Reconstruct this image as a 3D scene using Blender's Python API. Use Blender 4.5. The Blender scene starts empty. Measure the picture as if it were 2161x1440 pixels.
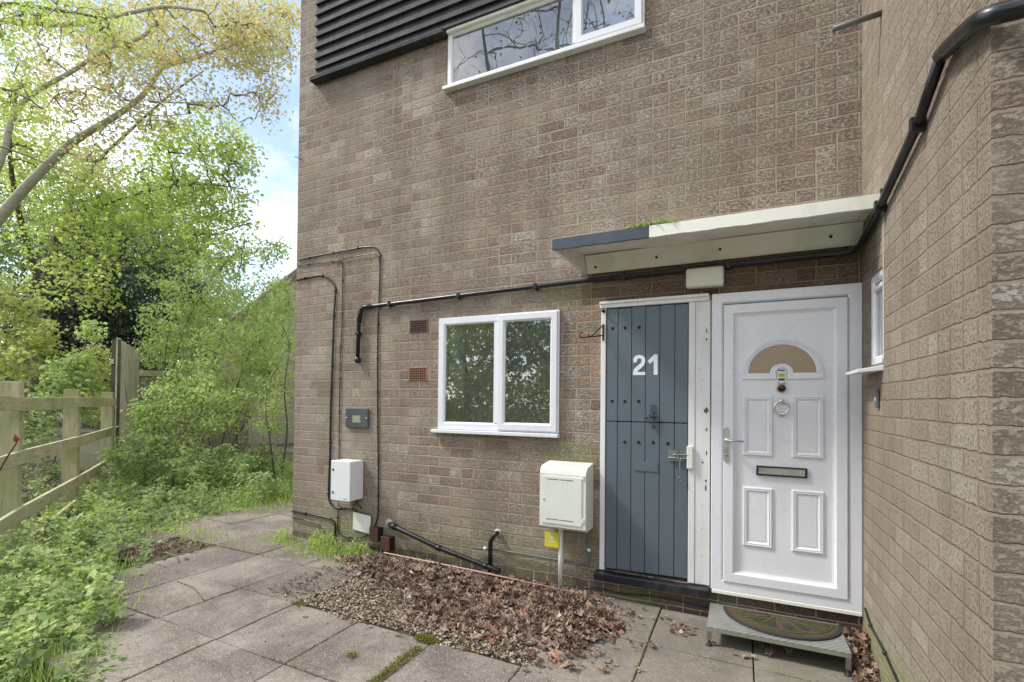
import bpy, math, random
import numpy as np
from mathutils import Vector, Matrix
random.seed(7); rng=np.random.default_rng(11)
SC=bpy.context.scene; COL=SC.collection
# ------------------------------------------------------------------ camera
CAMP=np.array([-.666,-3.6,1.36]); FPX=1029.68; PCY=832.2
yaw,pitch,roll=math.radians(25.20),math.radians(.853),math.radians(.567)
_f=np.array([-math.sin(yaw)*math.cos(pitch),math.cos(yaw)*math.cos(pitch),math.sin(pitch)])
_r=np.array([math.cos(yaw),math.sin(yaw),0.]); _u=np.cross(_r,_f)
_r,_u=math.cos(roll)*_r+math.sin(roll)*_u, -math.sin(roll)*_r+math.cos(roll)*_u
cd=bpy.data.cameras.new('camera'); cam=bpy.data.objects.new('camera',cd); COL.objects.link(cam)
cd.sensor_width=36; cd.lens=FPX/2161*36; cd.shift_y=(PCY-720)/2161; cd.clip_start=.05; cd.clip_end=500
cam.matrix_world=Matrix(((_r[0],_u[0],-_f[0],CAMP[0]),(_r[1],_u[1],-_f[1],CAMP[1]),(_r[2],_u[2],-_f[2],CAMP[2]),(0,0,0,1)))
SC.camera=cam
# ------------------------------------------------------------------ sun, sky, exposure
SUN_EL,SUN_AZ=math.radians(48),math.radians(-62)      # azimuth measured from +Y towards +X
sd=Vector((math.sin(SUN_AZ)*math.cos(SUN_EL),math.cos(SUN_AZ)*math.cos(SUN_EL)*-.75,math.sin(SUN_EL))).normalized()
sl=bpy.data.lights.new('sun','SUN'); sl.energy=1.8; sl.angle=math.radians(8); sl.color=(1,.95,.87)
so=bpy.data.objects.new('sun',sl); COL.objects.link(so); so.rotation_euler=(-sd).to_track_quat('-Z','Y').to_euler(); so.location=(0,0,20)
W_=bpy.data.worlds.new('World'); SC.world=W_; W_.use_nodes=True
nt=W_.node_tree; nt.nodes.clear()
def nd(nt,t,**k):
    n=nt.nodes.new('ShaderNode'+t)
    for a,b in k.items():
        if a.startswith('_'): setattr(n,a[1:],b)
        else:
            key=a.replace('_',' ')
            n.inputs[int(a[1:]) if a[0]=='i' and a[1:].isdigit() else key].default_value=b
    return n
def lk(nt,a,b): nt.links.new(a,b)
sky=nd(nt,'TexSky'); sky.sky_type='NISHITA'; sky.sun_disc=False; sky.sun_elevation=SUN_EL; sky.sun_rotation=math.atan2(sd.x,sd.y); sky.air_density=1.0; sky.dust_density=.6; sky.ozone_density=1.4
tc=nd(nt,'TexCoord'); mp=nd(nt,'Mapping'); mp.inputs['Scale'].default_value=(1,1,1.8); lk(nt,tc.outputs['Generated'],mp.inputs[0])
nz=nd(nt,'TexNoise',Scale=2.1,Detail=9.,Roughness=.58); lk(nt,mp.outputs[0],nz.inputs['Vector'])
cr=nd(nt,'ValToRGB'); cr.color_ramp.elements[0].position=.44; cr.color_ramp.elements[0].color=(.22,.22,.22,1); cr.color_ramp.elements[1].position=.57
lk(nt,nz.outputs['Fac'],cr.inputs[0])
dp=nd(nt,'VectorMath',_operation='DOT_PRODUCT'); nv=nd(nt,'VectorMath',_operation='NORMALIZE'); lk(nt,tc.outputs['Generated'],nv.inputs[0]); lk(nt,nv.outputs[0],dp.inputs[0]); dp.inputs[1].default_value=(-.735,.515,.44)
mr_=nd(nt,'MapRange',_interpolation_type='SMOOTHSTEP'); lk(nt,dp.outputs['Value'],mr_.inputs[0]); mr_.inputs[1].default_value=.955; mr_.inputs[2].default_value=.995; mr_.inputs[3].default_value=1.; mr_.inputs[4].default_value=.42
cm=nd(nt,'Math',_operation='MULTIPLY'); lk(nt,cr.outputs[0],cm.inputs[0]); lk(nt,mr_.outputs[0],cm.inputs[1])
mx=nd(nt,'Mix',_data_type='RGBA'); lk(nt,cm.outputs[0],mx.inputs[0]); lk(nt,sky.outputs[0],mx.inputs[6]); mx.inputs[7].default_value=(9.0,8.95,8.9,1)
bg=nd(nt,'Background',Strength=.12); lk(nt,mx.outputs[2],bg.inputs[0]); ou=nd(nt,'OutputWorld'); lk(nt,bg.outputs[0],ou.inputs[0])
SC.view_settings.view_transform='Standard'; SC.view_settings.look='None'; SC.view_settings.gamma=1; SC.view_settings.exposure=1.06
SC.render.engine='CYCLES'
# ------------------------------------------------------------------ survey helpers: points on the wall planes and in the garden
def ray(x,y): return _f*FPX+_r*(x-1080.5)+_u*(PCY-y)
def fr(x,y,Y=0.):
    d=ray(x,y); return CAMP+d*(Y-CAMP[1])/d[1]
def rt(x,y,X=0.):
    d=ray(x,y); return CAMP+d*(X-CAMP[0])/d[0]
def at(x,y,d): return CAMP+ray(x,y)/FPX*d
def c5(x,y): return (x/2.88+600,y/2.88+500)
def c6(x,y): return (x/2.88+600,y/2.88+940)
def c8(x,y): return (x/2.88+1100,y/2.88+940)
def gz(x,y): return -.10-.0135*x
# ------------------------------------------------------------------ materials
def mat(name): 
    m=bpy.data.materials.new(name); m.use_nodes=True; n=m.node_tree; n.nodes.clear()
    o=nd(n,'OutputMaterial'); b=nd(n,'BsdfPrincipled'); lk(n,b.outputs[0],o.inputs[0]); return m,n,b,o
def ramp(n,src,stops,interp='LINEAR'):
    c=nd(n,'ValToRGB'); c.color_ramp.interpolation=interp; e=c.color_ramp.elements
    while len(e)<len(stops): e.new(.5)
    for k,(p,col) in enumerate(stops):
        e[k].position=p; e[k].color=(*col,1) if len(col)==3 else (col[0],)*3+(1,)
    lk(n,src,c.inputs[0]); return c.outputs[0]
def mth(n,op,a,b=None,c=None,clamp=False):
    q=nd(n,'Math',_operation=op,_use_clamp=clamp)
    for i,v in enumerate((a,b,c)):
        if v is None: continue
        if isinstance(v,(int,float)): q.inputs[i].default_value=v
        else: lk(n,v,q.inputs[i])
    return q.outputs[0]
def mixc(n,f,a,b,blend='MIX'):
    q=nd(n,'Mix',_data_type='RGBA',_blend_type=blend)
    for i,v in ((0,f),(6,a),(7,b)):
        if isinstance(v,(int,float)): q.inputs[i].default_value=v
        elif isinstance(v,tuple): q.inputs[i].default_value=(*v,1)
        else: lk(n,v,q.inputs[i])
    return q.outputs[2]
def noise(n,vec,scale,detail=3.,rough=.5,dist=0.):
    q=nd(n,'TexNoise',Scale=float(scale),Detail=float(detail),Roughness=rough,Distortion=dist)
    if vec is not None: lk(n,vec,q.inputs['Vector'])
    return q.outputs['Fac']
def pos(n): return nd(n,'NewGeometry').outputs['Position']
def scalev(n,v,s):
    q=nd(n,'Mapping'); q.inputs['Scale'].default_value=s; lk(n,v,q.inputs[0]); return q.outputs[0]
def bump(n,h,b,strength=.5,dist=.01):
    q=nd(n,'Bump',Strength=strength,Distance=dist); lk(n,h,q.inputs['Height']); lk(n,q.outputs[0],b.inputs['Normal']); return q
def paint(name,col,rough=.45,var=.06,bumps=.15,scale=9.,dirt=None,dirtamt=.0,metal=0.,spec=.5):
    m,n,b,o=mat(name); P=pos(n)
    f=noise(n,P,scale,5,.6); c=mixc(n,f,tuple(x*(1-var) for x in col),tuple(min(1,x*(1+var)) for x in col))
    if dirt:
        g=ramp(n,noise(n,scalev(n,P,(1,1,.35)),scale*.8,8,.7),[(.5,(0,)),(.75,(1,))]); c=mixc(n,mth(n,'MULTIPLY',g,dirtamt),c,dirt)
    lk(n,c,b.inputs['Base Color']); b.inputs['Roughness'].default_value=rough; b.inputs['Metallic'].default_value=metal
    b.inputs['Specular IOR Level'].default_value=spec
    r2=mth(n,'MULTIPLY_ADD',f,.25,rough-.12); lk(n,r2,b.inputs['Roughness'])
    if bumps: bump(n,noise(n,P,scale*9,4,.6),b,bumps,.002)
    return m
def brick_mat(name,base=1.0,seed=0.,dark=False):
    m,n,b,o=mat(name); g=nd(n,'NewGeometry'); P=g.outputs['Position']
    sp=nd(n,'SeparateXYZ'); lk(n,P,sp.inputs[0]); sn=nd(n,'SeparateXYZ'); lk(n,g.outputs['True Normal'],sn.inputs[0])
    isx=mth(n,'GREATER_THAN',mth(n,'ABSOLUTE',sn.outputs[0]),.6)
    ux=mth(n,'ADD',sp.outputs[0],10.03+seed); uy=mth(n,'ADD',sp.outputs[1],20.17+seed)
    mxf=nd(n,'Mix'); lk(n,isx,mxf.inputs[0]); lk(n,ux,mxf.inputs[2]); lk(n,uy,mxf.inputs[3]); u=mxf.outputs[0]
    v=mth(n,'ADD',sp.outputs[2],.0848*40-.025)
    # hand-laid wobble
    w1=mth(n,'MULTIPLY',mth(n,'SUBTRACT',noise(n,P,6,2),.5),.012); w2=mth(n,'MULTIPLY',mth(n,'SUBTRACT',noise(n,scalev(n,P,(1.3,1.3,1.3)),5,2),.5),.010)
    w3=mth(n,'MULTIPLY',mth(n,'SUBTRACT',noise(n,P,38,3),.5),.013)
    cv=nd(n,'CombineXYZ'); lk(n,mth(n,'ADD',mth(n,'ADD',u,w1),w3),cv.inputs[0]); lk(n,mth(n,'ADD',mth(n,'ADD',v,w2),w3),cv.inputs[1])
    def bt(vec,width,off=.5,mort=.0075):
        t=nd(n,'TexBrick',_offset=off); t.inputs['Scale'].default_value=1; t.inputs['Brick Width'].default_value=width; t.inputs['Row Height'].default_value=.0848
        t.inputs['Mortar Size'].default_value=mort; t.inputs['Mortar Smooth'].default_value=.55; t.inputs['Bias'].default_value=0
        t.inputs['Color1'].default_value=(0,0,0,1); t.inputs['Color2'].default_value=(1,1,1,1); t.inputs['Mortar'].default_value=(.5,.5,.5,1); lk(n,vec,t.inputs['Vector']); return t
    def shift(dx):
        q=nd(n,'VectorMath',_operation='ADD'); lk(n,cv.outputs[0],q.inputs[0]); q.inputs[1].default_value=(dx,0,0); return q.outputs[0]
    A=bt(cv.outputs[0],.225); R2=bt(shift(.225*37),.225,mort=0.); H=bt(cv.outputs[0],.1125,0.); H2=bt(shift(.1125*54),.1125,0.,mort=0.)
    half=mth(n,'GREATER_THAN',R2.outputs['Color'],.76)
    mf=nd(n,'Mix'); lk(n,half,mf.inputs[0]); lk(n,A.outputs['Fac'],mf.inputs[2]); lk(n,H.outputs['Fac'],mf.inputs[3]); fac=mf.outputs[0]
    mr=nd(n,'Mix'); lk(n,half,mr.inputs[0]); lk(n,A.outputs['Color'],mr.inputs[2]); lk(n,H.outputs['Color'],mr.inputs[3]); rnd=mr.outputs[0]
    up=mth(n,'SMOOTH_MIN',mth(n,'MULTIPLY',mth(n,'SUBTRACT',sp.outputs[2],1.0),.45,clamp=True),1,.1)  # weathering: upper courses rougher and darker faced
    c1=ramp(n,rnd,[(0,(.30,.215,.175)),(.15,(.375,.29,.235)),(.42,(.415,.335,.27)),(.66,(.44,.37,.30)),(.88,(.475,.41,.34)),(1,(.60,.545,.48))])
    # rustic wire-cut face: wriggly pits
    wv=scalev(n,P,(46,46,86)); ws=nd(n,'TexNoise',Scale=1.,Detail=5.,Roughness=.68,Distortion=.25); lk(n,wv,ws.inputs['Vector'])
    ridge=mth(n,'ABSOLUTE',mth(n,'SUBTRACT',ws.outputs['Fac'],.5)); pit=mth(n,'MAXIMUM',ramp(n,ridge,[(.0,(.35,)),(.015,(.25,)),(.03,(0,))]),ramp(n,ws.outputs['Fac'],[(.40,(1,)),(.48,(0,))]))
    dot=ramp(n,noise(n,P,85,4,.65),[(.40,(1,)),(.45,(0,))]); pm=nd(n,'Mix'); lk(n,isx,pm.inputs[0]); lk(n,pit,pm.inputs[2]); lk(n,dot,pm.inputs[3]); pit=pm.outputs[0]
    smooth=ramp(n,noise(n,P,2.3,2),[(.3,(.45,)),(.5,(1,))]); 
    pamt=mth(n,'MULTIPLY',mth(n,'MULTIPLY',pit,smooth),mth(n,'MULTIPLY_ADD',H2.outputs['Color'],.75,.5,True))
    pamt=mth(n,'MULTIPLY',pamt,mth(n,'SUBTRACT',mth(n,'MULTIPLY_ADD',up,.35,.65),mth(n,'MULTIPLY',isx,.1)))
    c2=mixc(n,mth(n,'MINIMUM',pamt,.95),c1,(.10,.080,.070))
    hi=ramp(n,noise(n,wv,1.3,5,.7,.1),[(.54,(0,)),(.68,(1,))]); c2=mixc(n,mth(n,'MULTIPLY',hi,mth(n,'MULTIPLY_ADD',H2.outputs['Color'],.5,.05)),c2,(.62,.57,.52))
    c2=mixc(n,ramp(n,noise(n,P,17,5,.7),[(.3,(.35,)),(.65,(0,))]),c2,(.22,.175,.15))
    # green-grey lichen film in patches
    lich=ramp(n,noise(n,P,1.4,6,.65),[(.45,(0,)),(.62,(.45,))]); c2=mixc(n,lich,c2,(.40,.38,.29))
    c2=mixc(n,ramp(n,noise(n,P,.9,4,.6),[(.35,(.4,)),(.55,(0,))]),c2,(.33,.245,.20))
    # orange flare on a few bricks beside the store door
    ofx=mth(n,'MULTIPLY',mth(n,'LESS_THAN',mth(n,'ABSOLUTE',mth(n,'ADD',sp.outputs[0],1.70)),.13),mth(n,'GREATER_THAN',H2.outputs['Color'],.62)); ofx=mth(n,'MULTIPLY',ofx,mth(n,'LESS_THAN',mth(n,'ABSOLUTE',mth(n,'SUBTRACT',sp.outputs[2],1.85)),.35))
    c2=mixc(n,mth(n,'MULTIPLY',ofx,ramp(n,noise(n,wv,.8,3),[(.4,(.1,)),(.6,(.7,))])),c2,(.50,.28,.17))
    # unweathered red-brown bricks above the doors, under the canopy
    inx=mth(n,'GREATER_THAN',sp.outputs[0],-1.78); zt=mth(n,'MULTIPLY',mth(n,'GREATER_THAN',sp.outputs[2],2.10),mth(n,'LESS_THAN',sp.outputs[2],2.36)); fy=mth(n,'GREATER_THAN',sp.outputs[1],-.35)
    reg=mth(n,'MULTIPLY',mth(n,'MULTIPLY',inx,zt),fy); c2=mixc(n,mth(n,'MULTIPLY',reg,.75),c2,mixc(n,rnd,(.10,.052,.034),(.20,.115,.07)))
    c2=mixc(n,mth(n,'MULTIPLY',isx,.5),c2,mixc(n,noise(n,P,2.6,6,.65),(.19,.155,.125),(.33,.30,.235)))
    mo=mixc(n,noise(n,P,22,4),(.365,.285,.22),(.50,.405,.32))
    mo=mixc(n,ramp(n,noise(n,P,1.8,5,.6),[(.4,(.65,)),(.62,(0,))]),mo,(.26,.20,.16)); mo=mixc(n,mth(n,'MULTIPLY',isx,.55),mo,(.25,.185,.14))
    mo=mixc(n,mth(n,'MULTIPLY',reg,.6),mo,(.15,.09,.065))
    c3=mixc(n,fac,c2,mo)
    c3=mixc(n,ramp(n,noise(n,scalev(n,P,(3.2,3.2,.55)),1.,6,.65),[(.36,(.42,)),(.54,(0,))]),c3,(.20,.155,.115))
    c3=mixc(n,ramp(n,noise(n,P,.55,4,.6),[(.5,(0,)),(.7,(.22,))]),c3,(.50,.46,.40))
    # engineering brick plinth
    pz=mth(n,'MULTIPLY_ADD',mth(n,'GREATER_THAN',sp.outputs[0],-1.63),.085,.022); pl=mth(n,'MULTIPLY',mth(n,'LESS_THAN',sp.outputs[2],pz),mth(n,'SUBTRACT',1.,isx))
    plc=mixc(n,fac,mixc(n,rnd,(.11,.075,.07),(.18,.125,.11)),(.36,.26,.21)); c3=mixc(n,mth(n,'MULTIPLY',pl,.9),c3,plc)
    # algae: low down, and below the pipe joints
    alz=mth(n,'MULTIPLY',mth(n,'SUBTRACT',.42,sp.outputs[2]),2.4,clamp=True); alz=mth(n,'MULTIPLY',alz,mth(n,'MULTIPLY_ADD',mth(n,'LESS_THAN',sp.outputs[0],-1.64),.7,.3)); al=mth(n,'MULTIPLY',alz,ramp(n,noise(n,P,3.2,6,.7),[(.42,(0,)),(.62,(.95,))]))
    def blob(x,z,rx,rz):
        dx=mth(n,'DIVIDE',mth(n,'SUBTRACT',sp.outputs[0],x),rx); dz=mth(n,'DIVIDE',mth(n,'SUBTRACT',sp.outputs[2],z),rz)
        d=mth(n,'SQRT',mth(n,'ADD',mth(n,'MULTIPLY',dx,dx),mth(n,'MULTIPLY',dz,dz))); d=mth(n,'ADD',d,mth(n,'MULTIPLY',mth(n,'SUBTRACT',noise(n,P,9,5,.7),.5),1.3))
        return mth(n,'MULTIPLY',mth(n,'SUBTRACT',1.,d,clamp=True),1.5,clamp=True)
    bl=mth(n,'MAXIMUM',blob(-1.85,.93,.32,.16),mth(n,'MAXIMUM',mth(n,'MULTIPLY',blob(-1.9,2.2,.30,.13),.8),blob(-4.15,.12,.5,.22)))
    bl=mth(n,'MULTIPLY',mth(n,'MAXIMUM',bl,mth(n,'MULTIPLY',blob(-1.35,-.03,.28,.08),1.2,clamp=True)),mth(n,'LESS_THAN',sp.outputs[0],-.001))
    # side wall foot: strong green strip
    sg=mth(n,'MULTIPLY',isx,mth(n,'MULTIPLY',mth(n,'ADD',mth(n,'SUBTRACT',.22,sp.outputs[2]),mth(n,'MULTIPLY',mth(n,'SUBTRACT',noise(n,P,4,5,.7),.5),.35)),6.,clamp=True)); 
    al=mth(n,'MAXIMUM',mth(n,'MULTIPLY',al,.75),mth(n,'MAXIMUM',mth(n,'MULTIPLY',bl,.65),mth(n,'MULTIPLY',sg,.7)))
    c3=mixc(n,mth(n,'MULTIPLY',al,.8),c3,mixc(n,noise(n,P,12,4),(.19,.23,.07),(.33,.35,.15)))
    lk(n,c3,b.inputs['Base Color']); b.inputs['Roughness'].default_value=.92; b.inputs['Specular IOR Level'].default_value=.25
    hgt=mth(n,'MULTIPLY',mth(n,'SUBTRACT',1.,fac),1.)
    hgt=mth(n,'SUBTRACT',hgt,mth(n,'MULTIPLY',mth(n,'MULTIPLY',pit,mth(n,'SUBTRACT',1.,fac)),mth(n,'MULTIPLY',smooth,.65)))
    hgt=mth(n,'ADD',hgt,mth(n,'MULTIPLY',noise(n,P,90,6,.75),.65)); bump(n,hgt,b,1.,.011)
    return m
def foliage(name,stops,trans=.45,rough=.5):
    m=bpy.data.materials.new(name); m.use_nodes=True; n=m.node_tree; n.nodes.clear(); o=nd(n,'OutputMaterial')
    g=nd(n,'NewGeometry'); c=ramp(n,g.outputs['Random Per Island'],stops)
    c=mixc(n,ramp(n,noise(n,g.outputs['Position'],1.1,3),[(.35,(.0,)),(.65,(.45,))]),c,stops[0][1])
    b=nd(n,'BsdfPrincipled',Roughness=rough); lk(n,c,b.inputs['Base Color']); b.inputs['Specular IOR Level'].default_value=.35
    t=nd(n,'BsdfTranslucent'); c2=mixc(n,1.,c,(1.,.98,.62),'MULTIPLY'); lk(n,c2,t.inputs[0])
    x=nd(n,'MixShader'); x.inputs[0].default_value=trans; lk(n,b.outputs[0],x.inputs[1]); lk(n,t.outputs[0],x.inputs[2]); lk(n,x.outputs[0],o.inputs[0]); return m
def island(name,stops,rough=.8,bumps=.4,bs=60):
    m,n,b,o=mat(name); g=nd(n,'NewGeometry'); c=ramp(n,g.outputs['Random Per Island'],stops)
    c=mixc(n,mth(n,'MULTIPLY',noise(n,g.outputs['Position'],bs,4,.65),.5),c,tuple(x*.45 for x in stops[0][1])); lk(n,c,b.inputs['Base Color']); b.inputs['Roughness'].default_value=rough
    bump(n,noise(n,g.outputs['Position'],bs*2,4),b,bumps,.003); return m
def wood(name,a,c_,moss=None,bark=False):
    m,n,b,o=mat(name); tcn=nd(n,'NewGeometry').outputs['Position']
    g=noise(n,scalev(n,tcn,(30,30,3.5) if bark else (6,6,45)),1.,5,.65,.6); c=mixc(n,ramp(n,g,[(.3,(0,)),(.7,(1,))]),a,c_)
    c=mixc(n,ramp(n,noise(n,tcn,2.5,5,.65),[(.4,(0,)),(.65,(.8 if moss else 0,))]),c,moss or a)
    c=mixc(n,ramp(n,noise(n,tcn,7,5,.7),[(.3,(.55,)),(.45,(0,))]),c,tuple(v*.45 for v in a)); c=mixc(n,ramp(n,g,[(.30,(.6,)),(.38,(0,))]),c,tuple(v*.4 for v in a))
    lk(n,c,b.inputs['Base Color']); b.inputs['Roughness'].default_value=.88; bump(n,g,b,.7,.008); return m
M={}
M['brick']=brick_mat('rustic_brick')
M['pvc']=paint('white_upvc',(.74,.755,.81),.28,.02,.04,5,(.5,.5,.46),.25)
M['cream']=paint('old_cream_paint',(.80,.81,.74),.5,.04,.25,6,(.45,.46,.33),.5)
M['whitewood']=paint('flaking_white_paint',(.72,.73,.745),.5,.04,.25,5,(.40,.38,.33),.45)
M['boxwhite']=paint('box_white_plastic',(.72,.76,.80),.35,.02,.05,4,(.5,.5,.45),.2)
M['gascream']=paint('box_cream_plastic',(.70,.73,.68),.38,.03,.08,5,(.38,.40,.28),.45)
M['bluegrey']=paint('blue_grey_paint',(.105,.135,.165),.42,.07,.2,4,(.13,.155,.17),.3)
M['navy']=paint('dark_blue_grey_paint',(.050,.066,.095),.45,.12,.2,6,(.2,.2,.2),.2)
M['blackpaint']=paint('black_paint',(.012,.014,.020),.35,.2,.3,14,(.12,.11,.09),.5)
M['blackboard']=paint('weathered_black_boards',(.022,.024,.028),.85,.35,.5,9,(.07,.085,.085),.55)
M['blackpl']=paint('black_plastic',(.010,.011,.014),.3,.2,.1,12,(.09,.09,.08),.35)
M['brownpl']=paint('brown_plastic',(.085,.032,.027),.5,.1,.15,9,(.15,.1,.08),.4)
M['greymetal']=paint('grey_metal',(.30,.31,.31),.4,.12,.15,12,(.2,.2,.17),.4,.85)
M['greypipe']=paint('grey_painted_pipe',(.10,.11,.11),.5,.2,.2,12,(.3,.28,.22),.5)
M['chrome']=paint('chrome',(.72,.72,.73),.26,.03,0,9,metal=1.)
M['darkglass']=paint('black_lens',(.006,.006,.007),.15,.1,0)
M['copper']=paint('pinkish_copper',(.48,.25,.19),.45,.1,.1,12,metal=.4)
M['pink']=paint('pinkish_plastic_rod',(.55,.36,.30),.5,.08,.1,12)
M['yellow']=paint('yellow_plastic',(.62,.58,.03),.45,.04,.05)
M['rust']=paint('rusty_iron',(.035,.022,.018),.75,.4,.5,30,(.14,.05,.025),.7)
M['rubber']=paint('black_rubber',(.022,.023,.024),.7,.2,.4,40)
M['interior']=paint('dim_room',(.26,.27,.25),.9,.1,0)
M['blind']=paint('pale_blind',(.55,.60,.56),.7,.05,.0)
M['greyblind']=paint('grey_net',(.42,.41,.43),.8,.12,.0,3)
M['terracotta']=paint('terracotta',(.36,.17,.095),.8,.15,.4,20)
M['dkterracotta']=paint('sooted_terracotta',(.15,.085,.072),.85,.2,.4,20)
M['hole']=paint('dark_void',(.006,.006,.006),.9,0.01,0)
M['lime']=paint('yellow_green_label',(.55,.66,.05),.5,.05,0)
M['putty']=paint('pale_mortar_patch',(.45,.43,.40),.9,.12,.5,20)
M['flake']=island('bare_wood_and_dirt',[(0,(.08,.07,.055)),(1,(.20,.17,.14))])
M['num']=paint('white_vinyl',(.74,.77,.82),.4,.02,0)
# glass
def glass(name,tint=(.86,.90,.88),refl=.22,rough=0.,film=.07):
    m=bpy.data.materials.new(name); m.use_nodes=True; n=m.node_tree; n.nodes.clear(); o=nd(n,'OutputMaterial')
    t=nd(n,'BsdfTransparent'); t.inputs[0].default_value=(*tint,1); g=nd(n,'BsdfGlossy',Roughness=rough); f=nd(n,'Fresnel',IOR=1.5)
    P=pos(n); q=nd(n,'Bump',Strength=.12,Distance=.01); lk(n,noise(n,P,1.6,2),q.inputs['Height']); lk(n,q.outputs[0],g.inputs['Normal'])
    x=nd(n,'MixShader'); lk(n,mth(n,'ADD',mth(n,'MULTIPLY',f.outputs[0],1.6),refl,clamp=True),x.inputs[0]); lk(n,t.outputs[0],x.inputs[1]); lk(n,g.outputs[0],x.inputs[2]); df=nd(n,'BsdfDiffuse'); df.inputs[0].default_value=(.55,.56,.56,1); x2=nd(n,'MixShader'); x2.inputs[0].default_value=film; lk(n,x.outputs[0],x2.inputs[1]); lk(n,df.outputs[0],x2.inputs[2]); lk(n,x2.outputs[0],o.inputs[0]); return m
M['glass']=glass('window_glass',refl=.24); M['glass_up']=glass('window_glass_upper',refl=.20); 
m,n,b,o=mat('obscured_amber_glass'); P=pos(n); c=mixc(n,ramp(n,nd(n,'SeparateXYZ').outputs[2],[(0,(0,)),(1,(1,))]),(.30,.23,.15),(.30,.23,.15)); b.inputs['Base Color'].default_value=(.33,.25,.16,1); b.inputs['Roughness'].default_value=.22; bump(n,noise(n,P,160,2),b,.25,.003); M['amber']=m
# paving
m,n,b,o=mat('concrete_slab'); g=nd(n,'NewGeometry'); P=g.outputs['Position']
c=ramp(n,g.outputs['Random Per Island'],[(0,(.15,.122,.110)),(.4,(.205,.172,.152)),(.8,(.235,.202,.176)),(1,(.18,.17,.140))])
c=mixc(n,ramp(n,noise(n,P,2.2,7,.65),[(.40,(.85,)),(.60,(0,))]),c,(.115,.095,.088))
c=mixc(n,ramp(n,noise(n,P,1.1,6,.7,.4),[(.5,(0,)),(.62,(.55,))]),c,(.30,.27,.23))
c=mixc(n,ramp(n,noise(n,P,17,5,.75),[(.34,(.6,)),(.44,(0,))]),c,(.10,.085,.075))
c=mixc(n,ramp(n,noise(n,P,5,6,.7),[(.55,(0,)),(.72,(.5,))]),c,(.36,.33,.30))
c=mixc(n,ramp(n,noise(n,P,1.7,3,.5,1.5),[(.46,(0,)),(.49,(.35,)),(.53,(0,))]),c,(.10,.08,.07))
c=mixc(n,ramp(n,noise(n,P,34,3,.6),[(.68,(0,)),(.74,(.6,))]),c,(.40,.40,.33))
c=mixc(n,ramp(n,noise(n,P,150,2,.6),[(.56,(0,)),(.68,(.85,))]),c,(.45,.42,.38)); c=mixc(n,ramp(n,noise(n,P,110,2,.6),[(.28,(.75,)),(.38,(0,))]),c,(.07,.06,.055))
sp=nd(n,'SeparateXYZ'); lk(n,P,sp.inputs[0])
nr=mth(n,'MULTIPLY',mth(n,'ADD',mth(n,'ADD',sp.outputs[1],1.15),mth(n,'MULTIPLY',noise(n,P,3,5),.5)),1.2,clamp=True); xr=mth(n,'MULTIPLY',mth(n,'ADD',sp.outputs[0],2.1),1.2,clamp=True)
c=mixc(n,mth(n,'MULTIPLY',mth(n,'MULTIPLY',nr,mth(n,'MULTIPLY',xr,ramp(n,noise(n,P,2.,4),[(.35,(.3,)),(.6,(1,))]))),.6),c,(.18,.178,.135))
lk(n,c,b.inputs['Base Color']); b.inputs['Roughness'].default_value=.9; b.inputs['Specular IOR Level'].default_value=.2; bump(n,mth(n,'ADD',noise(n,P,120,4,.7),mth(n,'MULTIPLY',noise(n,P,8,5),1.)),b,.5,.004); M['slab']=m
m,n,b,o=mat('soil'); P=pos(n); c=mixc(n,noise(n,P,14,7,.7),(.035,.026,.02),(.13,.095,.07)); c=mixc(n,ramp(n,noise(n,P,.9,5,.6),[(.42,(0,)),(.58,(.6,))]),c,(.07,.10,.03)); lk(n,c,b.inputs['Base Color']); b.inputs['Roughness'].default_value=.95; bump(n,noise(n,P,40,6,.7),b,.9,.02); M['soil']=m
m,n,b,o=mat('chequer_plate'); P=pos(n); sp=nd(n,'SeparateXYZ'); lk(n,P,sp.inputs[0])
a=mth(n,'ADD',mth(n,'FLOOR',mth(n,'MULTIPLY',mth(n,'ADD',sp.outputs[0],sp.outputs[1]),26)),mth(n,'FLOOR',mth(n,'MULTIPLY',mth(n,'SUBTRACT',sp.outputs[0],sp.outputs[1]),26)))
ck=mth(n,'ABSOLUTE',mth(n,'MODULO',a,2.)); fx=mth(n,'FRACT',mth(n,'MULTIPLY',mth(n,'ADD',sp.outputs[0],sp.outputs[1]),26)); fy=mth(n,'FRACT',mth(n,'MULTIPLY',mth(n,'SUBTRACT',sp.outputs[0],sp.outputs[1]),26))
mx1=nd(n,'Mix'); lk(n,mth(n,'GREATER_THAN',ck,.5),mx1.inputs[0]); lk(n,fx,mx1.inputs[2]); lk(n,fy,mx1.inputs[3]); bar=mth(n,'LESS_THAN',mth(n,'ABSOLUTE',mth(n,'SUBTRACT',mx1.outputs[0],.5)),.2)
c=mixc(n,bar,(.30,.31,.29),(.50,.50,.49)); c=mixc(n,ramp(n,noise(n,P,14,6,.7),[(.45,(0,)),(.7,(.5,))]),c,(.2,.2,.16)); lk(n,c,b.inputs['Base Color']); b.inputs['Metallic'].default_value=.65; b.inputs['Roughness'].default_value=.42; bump(n,bar,b,.6,.003); M['chequer']=m
m,n,b,o=mat('coir_mat'); P=pos(n); c=mixc(n,ramp(n,noise(n,P,9,5,.6),[(.4,(0,)),(.6,(1,))]),(.055,.075,.02),(.13,.085,.045)); c=mixc(n,ramp(n,noise(n,P,90,3),[(.4,(.7,)),(.6,(0,))]),c,(.03,.03,.02)); lk(n,c,b.inputs['Base Color']); b.inputs['Roughness'].default_value=1.; bump(n,noise(n,P,260,3),b,1.,.008); M['coir']=m
M['pebble']=island('gravel_stones',[(0,(.16,.11,.08)),(.3,(.36,.28,.20)),(.7,(.50,.42,.31)),(1,(.66,.60,.50))],.85)
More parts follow.
